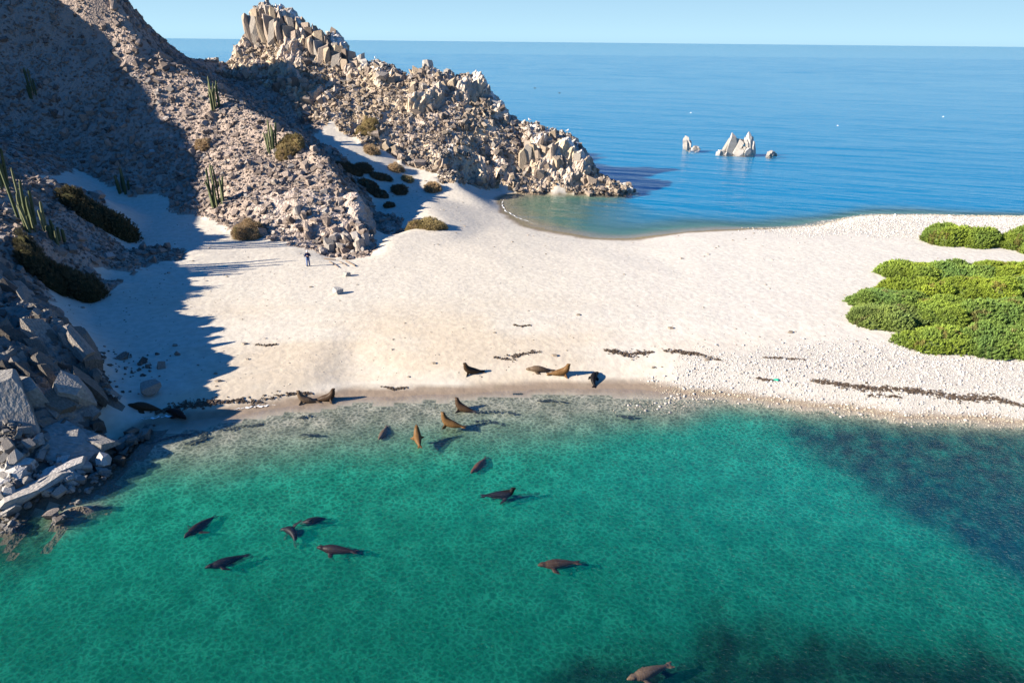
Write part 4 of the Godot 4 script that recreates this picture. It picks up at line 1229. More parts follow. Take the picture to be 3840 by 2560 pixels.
func make_plants() -> void:
	var leaves := mat(Color.WHITE, 0.7, 0.3)
	leaves.vertex_color_use_as_albedo = true
	leaves.backlight_enabled = true
	leaves.backlight = Color(0.7, 0.7, 0.7)
	leaves.cull_mode = BaseMaterial3D.CULL_DISABLED
	var core := mat(Color(0.075, 0.10, 0.03), 0.95, 0.1)
	var green := [tuft(10, 0.26, 0.6, 0.021), tuft(10, 0.23, 0.75, 0.023), tuft(9, 0.30, 0.55, 0.02)]
	var mix := [[Color(0.155, 0.235, 0.05), Color(0.25, 0.325, 0.045), Color(0.20, 0.14, 0.06)],
		[Color(0.125, 0.215, 0.06), Color(0.20, 0.285, 0.055), Color(0.18, 0.14, 0.06)],
		[Color(0.19, 0.27, 0.04), Color(0.27, 0.335, 0.04), Color(0.22, 0.16, 0.06)],
		[Color(0.145, 0.21, 0.065), Color(0.21, 0.27, 0.065), Color(0.17, 0.14, 0.07)]]
	var list := [
		[Vector2(56.0, -83.5), Vector3(4.3, 2.2, 3.2), 0, "low olive-green shrub apart from the others, nearest the pebble spit"],
		[Vector2(64.5, -80.0), Vector3(4.9, 2.6, 4.6), 0, "olive-green shrub cut by the picture's edge, beside the lone low shrub"],
		[Vector2(42.6, -69.5), Vector3(3.6, 1.35, 2.6), 0, "bright green mound at the back tip of the thicket towards the cove"],
		[Vector2(47.3, -68.6), Vector3(3.4, 1.4, 2.9), 1, "blue-green mound along the thicket's back edge"],
		[Vector2(53.0, -69.0), Vector3(4.0, 1.6, 3.2), 2, "yellow-green mound at the thicket's back corner on the picture's edge"],
		[Vector2(35.2, -60.6), Vector3(3.6, 1.4, 3.0), 1, "dark green mound at the thicket's tip nearest the open sand"],
		[Vector2(39.6, -63.0), Vector3(3.4, 1.5, 2.5), 2, "vivid yellow-green strip of a mound behind the brown-patched one"],
		[Vector2(45.6, -63.0), Vector3(3.6, 1.8, 2.8), 2, "tallest yellow-green mound in the thicket's middle"],
		[Vector2(51.5, -62.5), Vector3(3.8, 1.7, 3.2), 1, "blue-green mound behind the middle of the thicket, on the picture's edge"],
		[Vector2(33.2, -56.4), Vector3(3.3, 1.25, 2.7), 3, "brown-patched green mound at the thicket's sand-side end"],
		[Vector2(38.2, -57.2), Vector3(3.4, 1.5, 2.7), 0, "mid-green mound with a rusty patch in the thicket's centre"],
		[Vector2(43.4, -56.6), Vector3(3.7, 1.6, 3.0), 1, "deep green mound beside the thicket's centre, towards the edge"],
		[Vector2(49.5, -56.3), Vector3(4.0, 1.6, 3.2), 3, "dull green mound at the thicket's edge-of-picture side, before the back ones"],
		[Vector2(35.6, -51.8), Vector3(3.5, 1.15, 2.2), 0, "fresh green low mound at the thicket's front, over the pebbles"],
		[Vector2(40.3, -51.2), Vector3(3.6, 1.4, 2.6), 1, "front green mound bulging furthest towards the pebble shore"],
		[Vector2(45.5, -50.9), Vector3(3.6, 1.3, 2.3), 3, "front olive mound on the picture's edge, over the pebble shore"],
	]
	for e in list:
		shrub("green_shrub", e[3], "green shrubs on the sand", e[0], e[1], mix[e[2]], 52.0, green, core, leaves)
	# dry brush
	var twig := [tuft(11, 0.34, 1.0, 0.014), tuft(11, 0.30, 1.2, 0.014)]
	var drycore := mat(Color(0.12, 0.085, 0.05), 0.95, 0.1)
	var tan := [Color(0.33, 0.24, 0.14), Color(0.40, 0.29, 0.17), Color(0.22, 0.19, 0.08)]
	var olive := [Color(0.24, 0.19, 0.08), Color(0.32, 0.25, 0.12), Color(0.16, 0.15, 0.05)]
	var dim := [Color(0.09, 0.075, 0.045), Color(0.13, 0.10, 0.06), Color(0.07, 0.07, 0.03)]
	var brush := [
		[Vector2(-32.4, -81.2), Vector3(1.9, 1.5, 1.5), tan, "round tan dry bush at the sandy foot of the sunlit hill spur"],
		[Vector2(-11.2, -87.2), Vector3(2.6, 1.0, 1.4), olive, "wide low dry bush alone at the tip of the valley's shadow"],
		[Vector2(-25.0, -121.2), Vector3(2.1, 1.8, 1.6), olive, "yellow-brown bush against the headland's rocks, highest on its slope"],
		[Vector2(-32.2, -100.4), Vector3(2.0, 1.7, 1.6), olive, "olive dry bush beside a cactus on the hill's ridge"],
		[Vector2(-23.5, -115.7), Vector3(1.4, 0.9, 1.1), tan, "small tan bush at the headland's foot where the valley starts"],
		[Vector2(-19.0, -112.1), Vector3(1.2, 0.9, 1.0), tan, "tan bush half in the sun at the edge of the valley's shadow"],
		[Vector2(-12.8, -107.7), Vector3(1.3, 1.0, 1.1), tan, "round pale bush on sunlit sand closest to the small cove"],
		[Vector2(-16.9, -109.6), Vector3(0.9, 0.6, 0.8), olive, "lowest dry bush on the sunlit sand between two rounder ones"],
		[Vector2(-45.7, -102.9), Vector3(1.1, 0.9, 0.9), tan, "rusty dry bush on the hill's bare sunlit slope above a cactus"],
		[Vector2(-25.7, -107.9), Vector3(2.1, 0.9, 1.5), dim, "largest dark bush high in the shaded valley"],
		[Vector2(-23.6, -109.6), Vector3(1.4, 0.8, 1.1), dim, "dark bush second from the top of the shaded valley"],
		[Vector2(-20.8, -108.3), Vector3(1.6, 0.7, 0.9), dim, "low dark bush at the shadow's sunny side in the valley"],
		[Vector2(-22.2, -104.8), Vector3(1.5, 0.8, 1.1), dim, "dark bush in the middle of the shaded valley floor"],
		[Vector2(-20.5, -103.0), Vector3(1.4, 0.9, 1.0), dim, "dark bush below the middle one on the shaded valley floor"],
		[Vector2(-17.6, -105.3), Vector3(1.2, 1.1, 1.0), dim, "round dark bush just inside the valley shadow's ragged edge"],
		[Vector2(-18.1, -98.9), Vector3(0.8, 0.7, 0.7), dim, "small dark bush by itself lowest in the shaded valley"],
		[Vector2(-24.4, -102.6), Vector3(0.8, 0.5, 0.7), dim, "tiny dark bush against the hill's foot in the shaded valley"],
	]
	for e in brush:
		shrub("dry_bush", e[3], "dry bushes round the valley and hill", e[0], e[1], e[2], 38.0, twig, drycore, leaves)
	var big := [
		[Vector2(-47.0, -76.6), Vector3(3.6, 2.9, 2.8), "larger dark shrub in the hill's shade behind the spur, its top pale and sunlit"],
		[Vector2(-41.5, -59.4), Vector3(3.2, 2.6, 2.4), "dark shrub in shade on the sand below the tall cacti"],
	]
	for e in big:
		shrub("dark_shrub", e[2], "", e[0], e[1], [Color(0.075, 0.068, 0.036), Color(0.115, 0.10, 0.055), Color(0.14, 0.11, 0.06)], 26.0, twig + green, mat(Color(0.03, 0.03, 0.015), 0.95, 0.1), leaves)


# columnar cacti: clusters of ribbed stems
func cactus_stem(h: float, r: float) -> ArrayMesh:
	var st := SurfaceTool.new()
	st.begin(Mesh.PRIMITIVE_TRIANGLES)
	var lean := Vector2(rng.randfn(), rng.randfn()) * 0.045
	var rows := 9
	var ribs := 9
	for j in rows + 1:
		var t := float(j) / rows
		var y := h * (1.0 - pow(1.0 - t, 1.35)) if t < 1.0 else h
		var rr := r * (0.8 + 0.2 * sin(PI * minf(t * 1.1, 1.0))) * (1.0 if t < 0.86 else sqrt(maxf(0.0, 1.0 - pow((t - 0.86) / 0.14, 2.0))))
		for i in ribs * 2:
			var a := PI * i / ribs
			var q := rr * (1.0 if i % 2 == 0 else 0.74)
			st.set_normal(Vector3(cos(a), 0.15, sin(a)).normalized())
			st.add_vertex(Vector3(cos(a) * q + lean.x * y * t, y, sin(a) * q + lean.y * y * t))
	var c := ribs * 2
	for j in rows:
		for i in c:
			var a := j * c + i
			var b := j * c + (i + 1) % c
			for q in [a, b, a + c, b, b + c, a + c]:
				st.add_index(q)
	return st.commit()


func make_cacti() -> void:
	var green := mat(Color(0.055, 0.072, 0.032), 0.75, 0.3)
	var pale := mat(Color(0.10, 0.11, 0.055), 0.75, 0.3)
	var list := [
		[Vector2(-54.2, -71.5), 6.8, 18, 0.15, 1.9, "tallest cactus clump on the shaded spur, cut by the picture's edge"],
		[Vector2(-47.8, -65.6), 5.6, 9, 0.14, 1.0, "cactus clump with one long leaning stem beside the tallest clump"],
		[Vector2(-45.2, -64.6), 3.4, 20, 0.15, 1.6, "many-stemmed cactus clump with short stems above the dark shrub"],
		[Vector2(-73.9, -110.8), 3.6, 8, 0.15, 0.7, "small dark cactus clump high on the hill's shaded slope"],
		[Vector2(-46.4, -110.7), 5.0, 11, 0.14, 0.9, "tall cactus clump on the hill's crest against the shaded slope beyond"],
		[Vector2(-35.0, -101.3), 4.3, 10, 0.13, 0.8, "cactus clump on the ridge next to the olive dry bush"],
		[Vector2(-39.1, -89.7), 5.8, 14, 0.14, 1.1, "many-stemmed sunlit cactus clump at the hill's foot by the sand"],
		[Vector2(-53.6, -94.1), 3.2, 6, 0.19, 0.7, "short dark cactus clump at the back of the shaded sand recess"],
	]
	for e in list:
		var at: Vector2 = e[0]
		var o := thing("cactus", e[5], "cactus", Vector3(at.x, height(at.x, at.y) - 0.1, at.y), 0.0, "columnar cacti on the hill")
		for k in e[2]:
			var a := rng.randf() * TAU
			var d := sqrt(rng.randf()) * float(e[4]) if k > 0 else 0.1
			var h: float = e[1] * (1.0 if k == 0 else rng.randf_range(0.35, 0.95))
			var s := part("stem", cactus_stem(h, e[3] * rng.randf_range(0.8, 1.1)), green if k % 3 else pale, o)
			s.position = Vector3(cos(a) * d, height(at.x + cos(a) * d, at.y + sin(a) * d) - o.position.y - 0.15, sin(a) * d)
			s.rotation = Vector3(sin(a) * 0.1, 0.0, -cos(a) * 0.1) * (d / float(e[4])) * 0.7


# ---------------------------------------------------------------- sea lions
# pose: "swim", "bank" (rolled, foreflippers wide), "curl", "sit" (chest up), "lie"
func sea_lion_bones(pose: String, bend: float) -> Array:
	var sp: Array = [Vector3(-1.02, 0, 0), Vector3(-0.74, 0, 0), Vector3(-0.38, 0, 0), Vector3(0.02, 0, 0), Vector3(0.36, 0, 0), Vector3(0.62, 0.02, 0), Vector3(0.86, 0.05, 0), Vector3(1.05, 0.03, 0)]
	var r := [0.075, 0.135, 0.21, 0.265, 0.25, 0.165, 0.125, 0.05]
	if pose == "sit":
		r = [0.09, 0.17, 0.26, 0.30, 0.27, 0.20, 0.14, 0.055]
	if pose == "sit":
		sp = [Vector3(-0.95, 0.1, 0), Vector3(-0.68, 0.14, 0), Vector3(-0.34, 0.21, 0), Vector3(0.02, 0.30, 0), Vector3(0.28, 0.50, 0), Vector3(0.40, 0.76, 0), Vector3(0.46, 0.97, 0), Vector3(0.60, 1.06, 0)]
	elif pose == "lie":
		sp = [Vector3(-1.0, 0.08, 0), Vector3(-0.72, 0.13, 0), Vector3(-0.36, 0.2, 0), Vector3(0.02, 0.24, 0), Vector3(0.36, 0.22, 0), Vector3(0.62, 0.17, 0), Vector3(0.86, 0.13, 0), Vector3(1.04, 0.08, 0)]
	elif pose == "look":
		sp[4] = Vector3(0.36, 0.06, 0)
		sp[5] = Vector3(0.58, 0.18, 0)
		sp[6] = Vector3(0.70, 0.38, 0)
		sp[7] = Vector3(0.86, 0.44, 0)
	for k in 8:                                        # bend sideways
		var p: Vector3 = sp[k]
		sp[k] = Vector3(p.x * (1.0 - absf(bend) * 0.12 * absf(p.x)), p.y, p.z + bend * p.x * p.x * 0.45)
	var b := []
	var prev: Vector3 = sp[0]
	var pr: float = r[0]
	for k in 7:                                        # a smooth run of short lengths, head to tail
		for s in 3:
			var f := (s + 1) / 3.0
			var a0: Vector3 = sp[maxi(k - 1, 0)]
			var a3: Vector3 = sp[mini(k + 2, 7)]
			var p: Vector3 = sp[k].cubic_interpolate(sp[k + 1], a0, a3, f)
			var q := cubic_interpolate(r[k], r[k + 1], r[maxi(k - 1, 0)], r[mini(k + 2, 7)], f)
			b.append([prev, pr, p, q, Vector3.ZERO, 1.0, 0.004])
			prev = p
			pr = q
	for s in [-1.0, 1.0]:
		var root: Vector3 = sp[4].lerp(sp[3], 0.35) + Vector3(0, -0.1, 0.15 * s)
		var el: Vector3
		var tip: Vector3
		if pose == "sit":
			el = root + Vector3(0.06, -0.26, 0.16 * s)
			tip = Vector3(el.x + 0.12, 0.03, el.z + 0.22 * s)
		elif pose == "lie":
			el = root + Vector3(-0.14, -0.08, 0.16 * s)
			tip = el + Vector3(-0.26, -0.03, 0.1 * s)
		elif pose == "bank":
			el = root + Vector3(0.0, 0.02, 0.32 * s)
			tip = el + Vector3(-0.2, 0.0, 0.46 * s)
		else:
			el = root + Vector3(-0.10, -0.12, 0.20 * s)
			tip = el + Vector3(-0.30, -0.10, 0.22 * s)
		var n := (el - root).cross(tip - el + Vector3(0.05, 0.0, 0.0)).normalized()
		if n.length() < 0.5:
			n = Vector3.UP
		if pose != "sit":
			n = Vector3.UP
		b.append([root, 0.13, el, 0.125, n, 2.2])
		b.append([el, 0.125, tip, 0.06, n, 3.0])
		var h0: Vector3 = sp[0]
		var h1: Vector3 = h0 + Vector3(-0.16, -0.02, 0.08 * s)
		b.append([h0, 0.075, h1, 0.085, Vector3.UP, 2.2])
		b.append([h1, 0.085, h1 + Vector3(-0.18, -0.01, 0.07 * s), 0.05, Vector3.UP, 2.6])
		# ears lie back along the head
		b.append([sp[6] + Vector3(-0.05, 0.06, 0.1 * s), 0.016, sp[6] + Vector3(-0.1, 0.045, 0.125 * s), 0.008])
	return b


func make_sea_lions() -> void:
	var fur := {}
	var tones := {"wet": Color(0.020, 0.012, 0.010), "dark": Color(0.010, 0.009, 0.010), "brown": Color(0.052, 0.032, 0.019), "tawny": Color(0.13, 0.072, 0.028), "dry": Color(0.11, 0.078, 0.052), "russet": Color(0.085, 0.038, 0.024)}
	var ramp := Gradient.new()
	ramp.set_color(0, Color(0.75, 0.74, 0.73))
	ramp.set_color(1, Color(1.0, 1.0, 1.0))
	var coat := noise_tex(FastNoiseLite.TYPE_SIMPLEX, 0.02, 4, 256, 71)
	coat.color_ramp = ramp
	for k in tones:
		var m := mat(tones[k], 0.5, 0.22)
		m.albedo_texture = coat
		m.uv1_triplanar = true
		m.uv1_scale = Vector3.ONE * 0.9
		fur[k] = m
	# where, depth of its belly (1 = on the ground), way it faces (x, z), pose, bend, coat, roll, size, label
	var list := [
		[Vector2(-3.2, -47.3), 1, Vector2(-1, 0.12), "sit", 0.1, "brown", 0.0, 0.95, "dark brown sea lion sitting alone on the dry sand, chest raised"],
		[Vector2(2.1, -47.8), 1, Vector2(-1, -0.05), "lie", 0.15, "dry", 0.0, 1.0, "grey-brown sea lion lying flat behind the tawny one on the sand"],
		[Vector2(3.9, -47.5), 1, Vector2(1, -0.1), "sit", -0.1, "tawny", 0.0, 1.0, "tawny sea lion sitting on the sand, head raised, beside a flat-lying one"],
		[Vector2(6.3, -47.1), 1, Vector2(0.25, -1), "lie", 0.6, "dark", 0.0, 0.95, "black wet sea lion curled on the sand, last of the beach row by the pebbles"],
		[Vector2(-14.9, -43.3), 1, Vector2(-1, 0.0), "sit", 0.1, "dry", 0.0, 0.9, "grey-brown sea lion at the waterline, back to back with a darker one"],
		[Vector2(-13.3, -43.6), 1, Vector2(1, -0.05), "sit", 0.1, "brown", 0.0, 0.95, "dark sea lion at the waterline, back to back with a greyer one"],
		[Vector2(-25.5, -41.4), 1, Vector2(-1, 0.1), "lie", 0.1, "brown", 0.0, 1.15, "big sea lion lying in shade at the cliff-side end of the beach"],
		[Vector2(-23.2, -41.1), 1, Vector2(0.9, 0.5), "lie", 0.1, "wet", 0.0, 1.1, "dark sea lion lying in shade at the waterline, at the shadow's edge"],
		[Vector2(-3.5, -42.6), 1, Vector2(-0.9, -0.3), "sit", 0.2, "brown", 0.0, 0.95, "upright sea lion in the shallows nearest the sand"],
		[Vector2(-4.2, -40.0), 0.12, Vector2(-1, -0.25), "sit", 0.15, "tawny", 0.0, 1.0, "tawny-chested sea lion sitting up in the shallows, tail trailing"],
		[Vector2(-6.1, -38.2), 0.10, Vector2(-0.25, -1), "sit", 0.1, "tawny", 0.0, 0.9, "orange-brown sea lion in the shallows with its back to the deep water"],
		[Vector2(-8.6, -39.5), -0.18, Vector2(-0.15, 1), "swim", 0.1, "dry", 0.0, 0.85, "pale-backed sea lion floating in the shallows, head towards deep water"],
		[Vector2(-2.0, -36.1), -0.40, Vector2(-0.45, 0.9), "swim", 0.1, "russet", 0.0, 0.95, "russet sea lion swimming alone below the shallows"],
		[Vector2(-0.5, -32.9), -0.22, Vector2(1, -0.1), "look", 0.0, "dark", 0.0, 1.0, "black sea lion swimming with its head lifted out of the water"],
		[Vector2(-17.1, -30.1), -0.52, Vector2(-0.45, 0.9), "bank", -0.15, "wet", 0.1, 1.0, "dark sea lion gliding with both foreflippers spread wide"],
		[Vector2(-14.6, -27.4), -0.52, Vector2(-0.86, 0.5), "swim", 0.05, "dark", 0.3, 0.95, "slim black sea lion stretched out, lowest of the left-hand swimmers"],
		[Vector2(-10.95, -30.75), -0.52, Vector2(-1, 0.35), "bank", 0.75, "dark", 0.9, 0.85, "black sea lion rolling on its side, upper one of the playing pair"],
		[Vector2(-11.9, -29.8), -0.52, Vector2(-0.75, -0.7), "bank", -0.9, "dark", -0.6, 0.9, "black sea lion curled round, lower one of the playing pair"],
		[Vector2(-9.2, -28.4), -0.50, Vector2(-1, -0.12), "swim", 0.0, "wet", 0.1, 1.0, "thickset dark sea lion swimming beside the playing pair"],
		[Vector2(2.4, -27.5), -0.50, Vector2(-1, 0.14), "swim", -0.06, "brown", 0.1, 1.0, "brown sea lion swimming alone in the middle of the green water"],
		[Vector2(5.9, -20.9), -0.46, Vector2(-0.93, 0.37), "swim", 0.0, "dry", 0.0, 1.0, "pale-backed sea lion over the dark weed bed, closest of all swimmers"],
	]
	for e in list:
		var at: Vector2 = e[0]
		var to: Vector2 = e[2]
		var y: float = height(at.x, at.y) if e[1] == 1 else e[1]
		var o := thing("sea_lion", e[8], "sea lion", Vector3(at.x, y, at.y), atan2(-to.y, to.x), "sea lions")
		o.rotation.x = e[6]
		if e[1] == 1 and y > 0.2:                       # lie along the slope of the sand
			var n := slope_normal(at.x, at.y, 1.0)
			if n.y < 0.93:
				n = n.lerp(Vector3.UP, 0.7).normalized()
			var f := Vector3(to.x, 0, to.y).normalized()
			f = (f - n * f.dot(n)).normalized()
			o.basis = Basis(f, n, f.cross(n))
		o.scale = Vector3.ONE * e[7] * (0.95 if e[1] == 1 else 0.92)
		var body := part("body", skin(sea_lion_bones(e[3], e[4]), 0.034, 0.09), fur[e[5]], o)
		body.position.y = -0.02


# ---------------------------------------------------------------- person
func make_person() -> void:
	var o := thing("person", "person in navy jacket and blue trousers standing on the sand by driftwood poles", "person", Vector3(-22.3, height(-22.3, -71.4), -71.4), 0.35)
	var hands := []
	var b := [[Vector3(0, 1.0, 0), 0.09, Vector3(0, 1.34, 0), 0.09], [Vector3(0, 1.36, 0), 0.1, Vector3(0, 1.5, 0.01), 0.055], [Vector3(0, 1.58, 0.015), 0.085, Vector3(0, 1.66, 0.0), 0.09], [Vector3(0, 1.555, 0.05), 0.045, Vector3(0, 1.575, 0.07), 0.045], [Vector3(0, 1.60, 0.09), 0.012, Vector3(0, 1.585, 0.112), 0.014]]
	var jacket := [[Vector3(0, 0.95, 0), 0.155, Vector3(0, 1.2, 0), 0.165, Vector3(0, 0, 1), 1.15], [Vector3(0, 1.2, 0), 0.17, Vector3(0, 1.38, 0), 0.14, Vector3(0, 0, 1), 1.15], [Vector3(-0.15, 1.39, 0), 0.085, Vector3(0.15, 1.39, 0), 0.085]]
	var trousers := [[Vector3(-0.07, 0.93, 0), 0.125, Vector3(0.07, 0.93, 0), 0.125]]
	var shoes := []
	for s in [-1.0, 1.0]:
		var hip := Vector3(0.09 * s, 0.9, 0)
		var knee := Vector3(0.115 * s, 0.48, 0.02)
		var ankle := Vector3(0.13 * s, 0.08, 0)
		b.append([hip, 0.09, knee, 0.06])
		b.append([knee, 0.06, ankle, 0.042])
		trousers.append([hip, 0.105, knee, 0.08])
		trousers.append([knee, 0.08, ankle + Vector3(0, 0.03, 0), 0.075])
		shoes.append([ankle + Vector3(0, -0.03, -0.04), 0.05, ankle + Vector3(0.02 * s, -0.04, 0.14), 0.042])
		var sh := Vector3(0.19 * s, 1.39, 0)
		var el := Vector3(0.30 * s, 1.15, 0.0)
		var wr := Vector3(0.09 * s, 1.20, 0.23)
		b.append([sh, 0.05, el, 0.042])
		b.append([el, 0.042, wr, 0.03])
		jacket.append([sh, 0.072, el, 0.062])
		jacket.append([el, 0.062, wr.lerp(el, 0.1), 0.05])
		b.append([wr, 0.03, wr + Vector3(-0.055 * s, 0.02, 0.03), 0.036, Vector3(0, 1, 0), 1.4])
		for k in 4:
			var p := wr + Vector3(-0.07 * s, 0.045 - 0.022 * k, 0.04)
			var q: Vector3 = p + Vector3(-0.035 * s, 0.0, 0.015) * [0.95, 1.1, 1.0, 0.8][k]
			hands.append([p, 0.0095, q, 0.009])
			hands.append([q, 0.009, q + Vector3(-0.022 * s, -0.004, -0.022), 0.008])
		hands.append([wr + Vector3(-0.03 * s, 0.03, 0.02), 0.012, wr + Vector3(-0.05 * s, 0.07, 0.035), 0.0105])
		hands.append([wr + Vector3(-0.05 * s, 0.07, 0.035), 0.0105, wr + Vector3(-0.08 * s, 0.085, 0.04), 0.009])
		hands.append([wr, 0.03, wr + Vector3(-0.07 * s, 0.012, 0.038), 0.034, Vector3(0, 0, 1), 1.6])
	var flesh := mat(Color(0.42, 0.25, 0.18), 0.6, 0.4)
	var body := skin(b, 0.02, 0.04)
	var st := SurfaceTool.new()
	st.append_from(body, 0, Transform3D())
	st.append_from(skin(hands, 0.006, 0.008), 0, Transform3D())
	var head_b := []
	for s in [-1.0, 1.0]:
		head_b.append([Vector3(0.088 * s, 1.615, -0.005), 0.014, Vector3(0.094 * s, 1.585, 0.0), 0.011])
		head_b.append([Vector3(0.035 * s, 1.62, 0.082), 0.012, Vector3(0.036 * s, 1.62, 0.084), 0.012])
	head_b.append([Vector3(-0.022, 1.553, 0.094), 0.008, Vector3(0.022, 1.553, 0.094), 0.008])
	st.append_from(skin(head_b, 0.006, 0.006), 0, Transform3D())
	part("body", st.commit(), flesh, o)
	part("jacket", skin(jacket, 0.024, 0.05), mat(Color(0.012, 0.018, 0.055), 0.85, 0.2), o)
	part("trousers", skin(trousers, 0.022, 0.04), mat(Color(0.07, 0.12, 0.26), 0.9, 0.2), o)
	part("shoes", skin(shoes, 0.016, 0.02), mat(Color(0.05, 0.04, 0.05), 0.7, 0.3), o)
	part("cap", skin([[Vector3(0, 1.66, -0.01), 0.1, Vector3(0, 1.70, -0.01), 0.085], [Vector3(0, 1.665, 0.08), 0.06, Vector3(0, 1.655, 0.14), 0.05, Vector3(0, 1, 0), 4.0]], 0.016, 0.03), mat(Color(0.55, 0.55, 0.6), 0.85, 0.2), o)


# ---------------------------------------------------------------- driftwood, weed, gulls
func make_odds() -> void:
	var wood := mat(Color(0.17, 0.13, 0.10), 0.9, 0.2)
	var poles := [
		[Vector2(-20.5, -73.3), Vector2(-18.9, -70.9), 0.055, "thin driftwood pole the standing person's shadow falls across"],
		[Vector2(-19.4, -73.4), Vector2(-18.1, -71.4), 0.05, "driftwood pole in the middle of the three lying on the sand"],
		[Vector2(-18.7, -73.6), Vector2(-17.2, -71.4), 0.085, "thickest driftwood pole, farthest from the person"],
		[Vector2(-21.4, -74.6), Vector2(-20.0, -74.1), 0.075, "short stub of driftwood lying against the toe of the hill"],
	]
	for e in poles:
		var a := Vector3(e[0].x, height(e[0].x, e[0].y) + 0.05, e[0].y)
		var b := Vector3(e[1].x, height(e[1].x, e[1].y) + 0.12, e[1].y)
		var st := SurfaceTool.new()
		st.begin(Mesh.PRIMITIVE_TRIANGLES)
		var m := a.lerp(b, 0.5) + Vector3(0.06, 0.02, 0.05)
		bar(st, Vector3.ZERO, m - a, e[2], e[2] * 0.95, 8)
		bar(st, m - a, b - a, e[2] * 0.95, e[2] * 0.75, 8)
		var o := part("driftwood", st.commit(), wood, self)
		o.name = numbered("driftwood")
		o.position = a
		o.set_meta("label", e[3])
		o.set_meta("category", "driftwood")
	var net := part("net_scrap", skin([[Vector3(-0.16, 0.05, 0), 0.07, Vector3(0.0, 0.06, 0.03), 0.1, Vector3.UP, 1.6], [Vector3(0.0, 0.06, 0.03), 0.1, Vector3(0.18, 0.05, -0.05), 0.06, Vector3.UP, 1.7], [Vector3(0, 0.06, 0), 0.06, Vector3(0.05, 0.06, 0.16), 0.05]], 0.02, 0.04), mat(Color(0.0, 0.30, 0.20), 0.7, 0.3), self)
	net.position = Vector3(20.1, height(20.1, -46.3) + 0.02, -46.3)
	net.set_meta("label", "scrap of bright green netting washed up on the pebbles")
	net.set_meta("category", "netting")
	# weed cast up in lines: [from, to, width, thickness of strew, label]
	var weed := mat(Color(0.075, 0.055, 0.04), 0.8, 0.3)
	var wet := mat(Color(0.012, 0.022, 0.022), 0.8, 0.3)
	var lines := [
		[[Vector2(-1.6, -49.5), Vector2(-0.2, -49.1), Vector2(0.6, -49.9), Vector2(2.4, -50.5)], 0.3, 60, "thin wrack of dark weed behind the two sea lions on the sand", 0],
		[[Vector2(7.6, -50.9), Vector2(9.2, -50.2), Vector2(11.4, -50.6)], 0.35, 110, "thickest patch of dark weed on the sand behind the black sea lion", 0],
		[[Vector2(12.4, -50.7), Vector2(13.8, -50.4), Vector2(15.0, -50.1), Vector2(16.6, -49.1)], 0.3, 80, "line of dark weed where the sand turns to pebbles", 0],
		[[Vector2(-9.7, -45.5), Vector2(-8.6, -45.2), Vector2(-7.9, -45.5)], 0.12, 26, "short dark strand of weed alone on the sand above the wet edge", 0],
		[[Vector2(-20.8, -42.5), Vector2(-19.6, -42.9), Vector2(-18.2, -42.9), Vector2(-16.4, -44.0), Vector2(-14.8, -44.3)], 0.25, 100, "wrack line running from the shadow to the pair at the waterline", 0],
		[[Vector2(-21.2, -51.4), Vector2(-20.3, -51.2), Vector2(-19.5, -51.4)], 0.16, 24, "small dark tangle of weed on open sand near the beach shadow", 0],
		[[Vector2(0.2, -55.2), Vector2(0.9, -55.0), Vector2(1.5, -55.2)], 0.15, 18, "small weed tangle highest up the sand behind the sea lions", 0],
		[[Vector2(-24.6, -41.2), Vector2(-23.0, -42.2), Vector2(-21.8, -42.3), Vector2(-20.9, -42.7)], 0.4, 160, "dark heap of weed in shade beside the sea lion at the shadow's edge", 0],
		[[Vector2(22.8, -46.0), Vector2(24.6, -45.5), Vector2(26.5, -44.9), Vector2(28.5, -44.7), Vector2(30.2, -44.3), Vector2(32.6, -43.7), Vector2(34.8, -43.6), Vector2(37.4, -42.3)], 0.36, 420, "long thick band of black weed along the pebble shore", 0],
		[[Vector2(26.0, -44.2), Vector2(27.2, -44.1), Vector2(28.2, -43.9)], 0.16, 24, "thin strand of weed just seaward of the long black band", 0],
		[[Vector2(18.6, -46.6), Vector2(19.3, -46.4), Vector2(19.8, -46.3)], 0.1, 18, "little strand of weed touching the green netting", 0],
		[[Vector2(20.0, -49.4), Vector2(21.4, -49.3), Vector2(23.2, -49.0)], 0.16, 34, "broken weed scraps on pebbles behind the green netting", 0],
		[[Vector2(-23.6, -37.6), Vector2(-22.2, -38.6), Vector2(-20.6, -39.1), Vector2(-20.2, -38.4), Vector2(-21.0, -37.7)], 0.35, 150, "hooked dark weed patch under water by the shadow's edge", 1],
		[[Vector2(-19.7, -39.4), Vector2(-18.4, -39.9), Vector2(-17.0, -40.3)], 0.25, 50, "streak of weed under water right of the hooked patch", 1],
		[[Vector2(-14.8, -41.1), Vector2(-13.9, -41.5)], 0.2, 20, "weed speck under water below the waterline pair", 1],
		[[Vector2(-2.6, -42.2), Vector2(-1.2, -42.4), Vector2(0.6, -42.0)], 0.22, 34, "dark weed streak under water right of the upright sea lion", 1],
		[[Vector2(-2.5, -40.9), Vector2(-1.4, -41.0), Vector2(-0.9, -40.7)], 0.25, 40, "weed patch under water beyond the tail of the tawny-chested sea lion", 1],
		[[Vector2(1.9, -43.9), Vector2(2.8, -44.1), Vector2(3.9, -43.8)], 0.2, 50, "dashes of weed under water below the beach row", 1],
		[[Vector2(0.1, -45.0), Vector2(0.8, -45.0)], 0.16, 30, "blue-black weed clump at the very edge of the water below the beach row", 1],
		[[Vector2(7.5, -41.9), Vector2(8.6, -41.8)], 0.24, 40, "lone weed clump under water towards the pebble shore", 1],
		[[Vector2(-13.9, -38.9), Vector2(-12.8, -39.0)], 0.25, 30, "weed clump under water in front of the waterline pair", 1],
	]
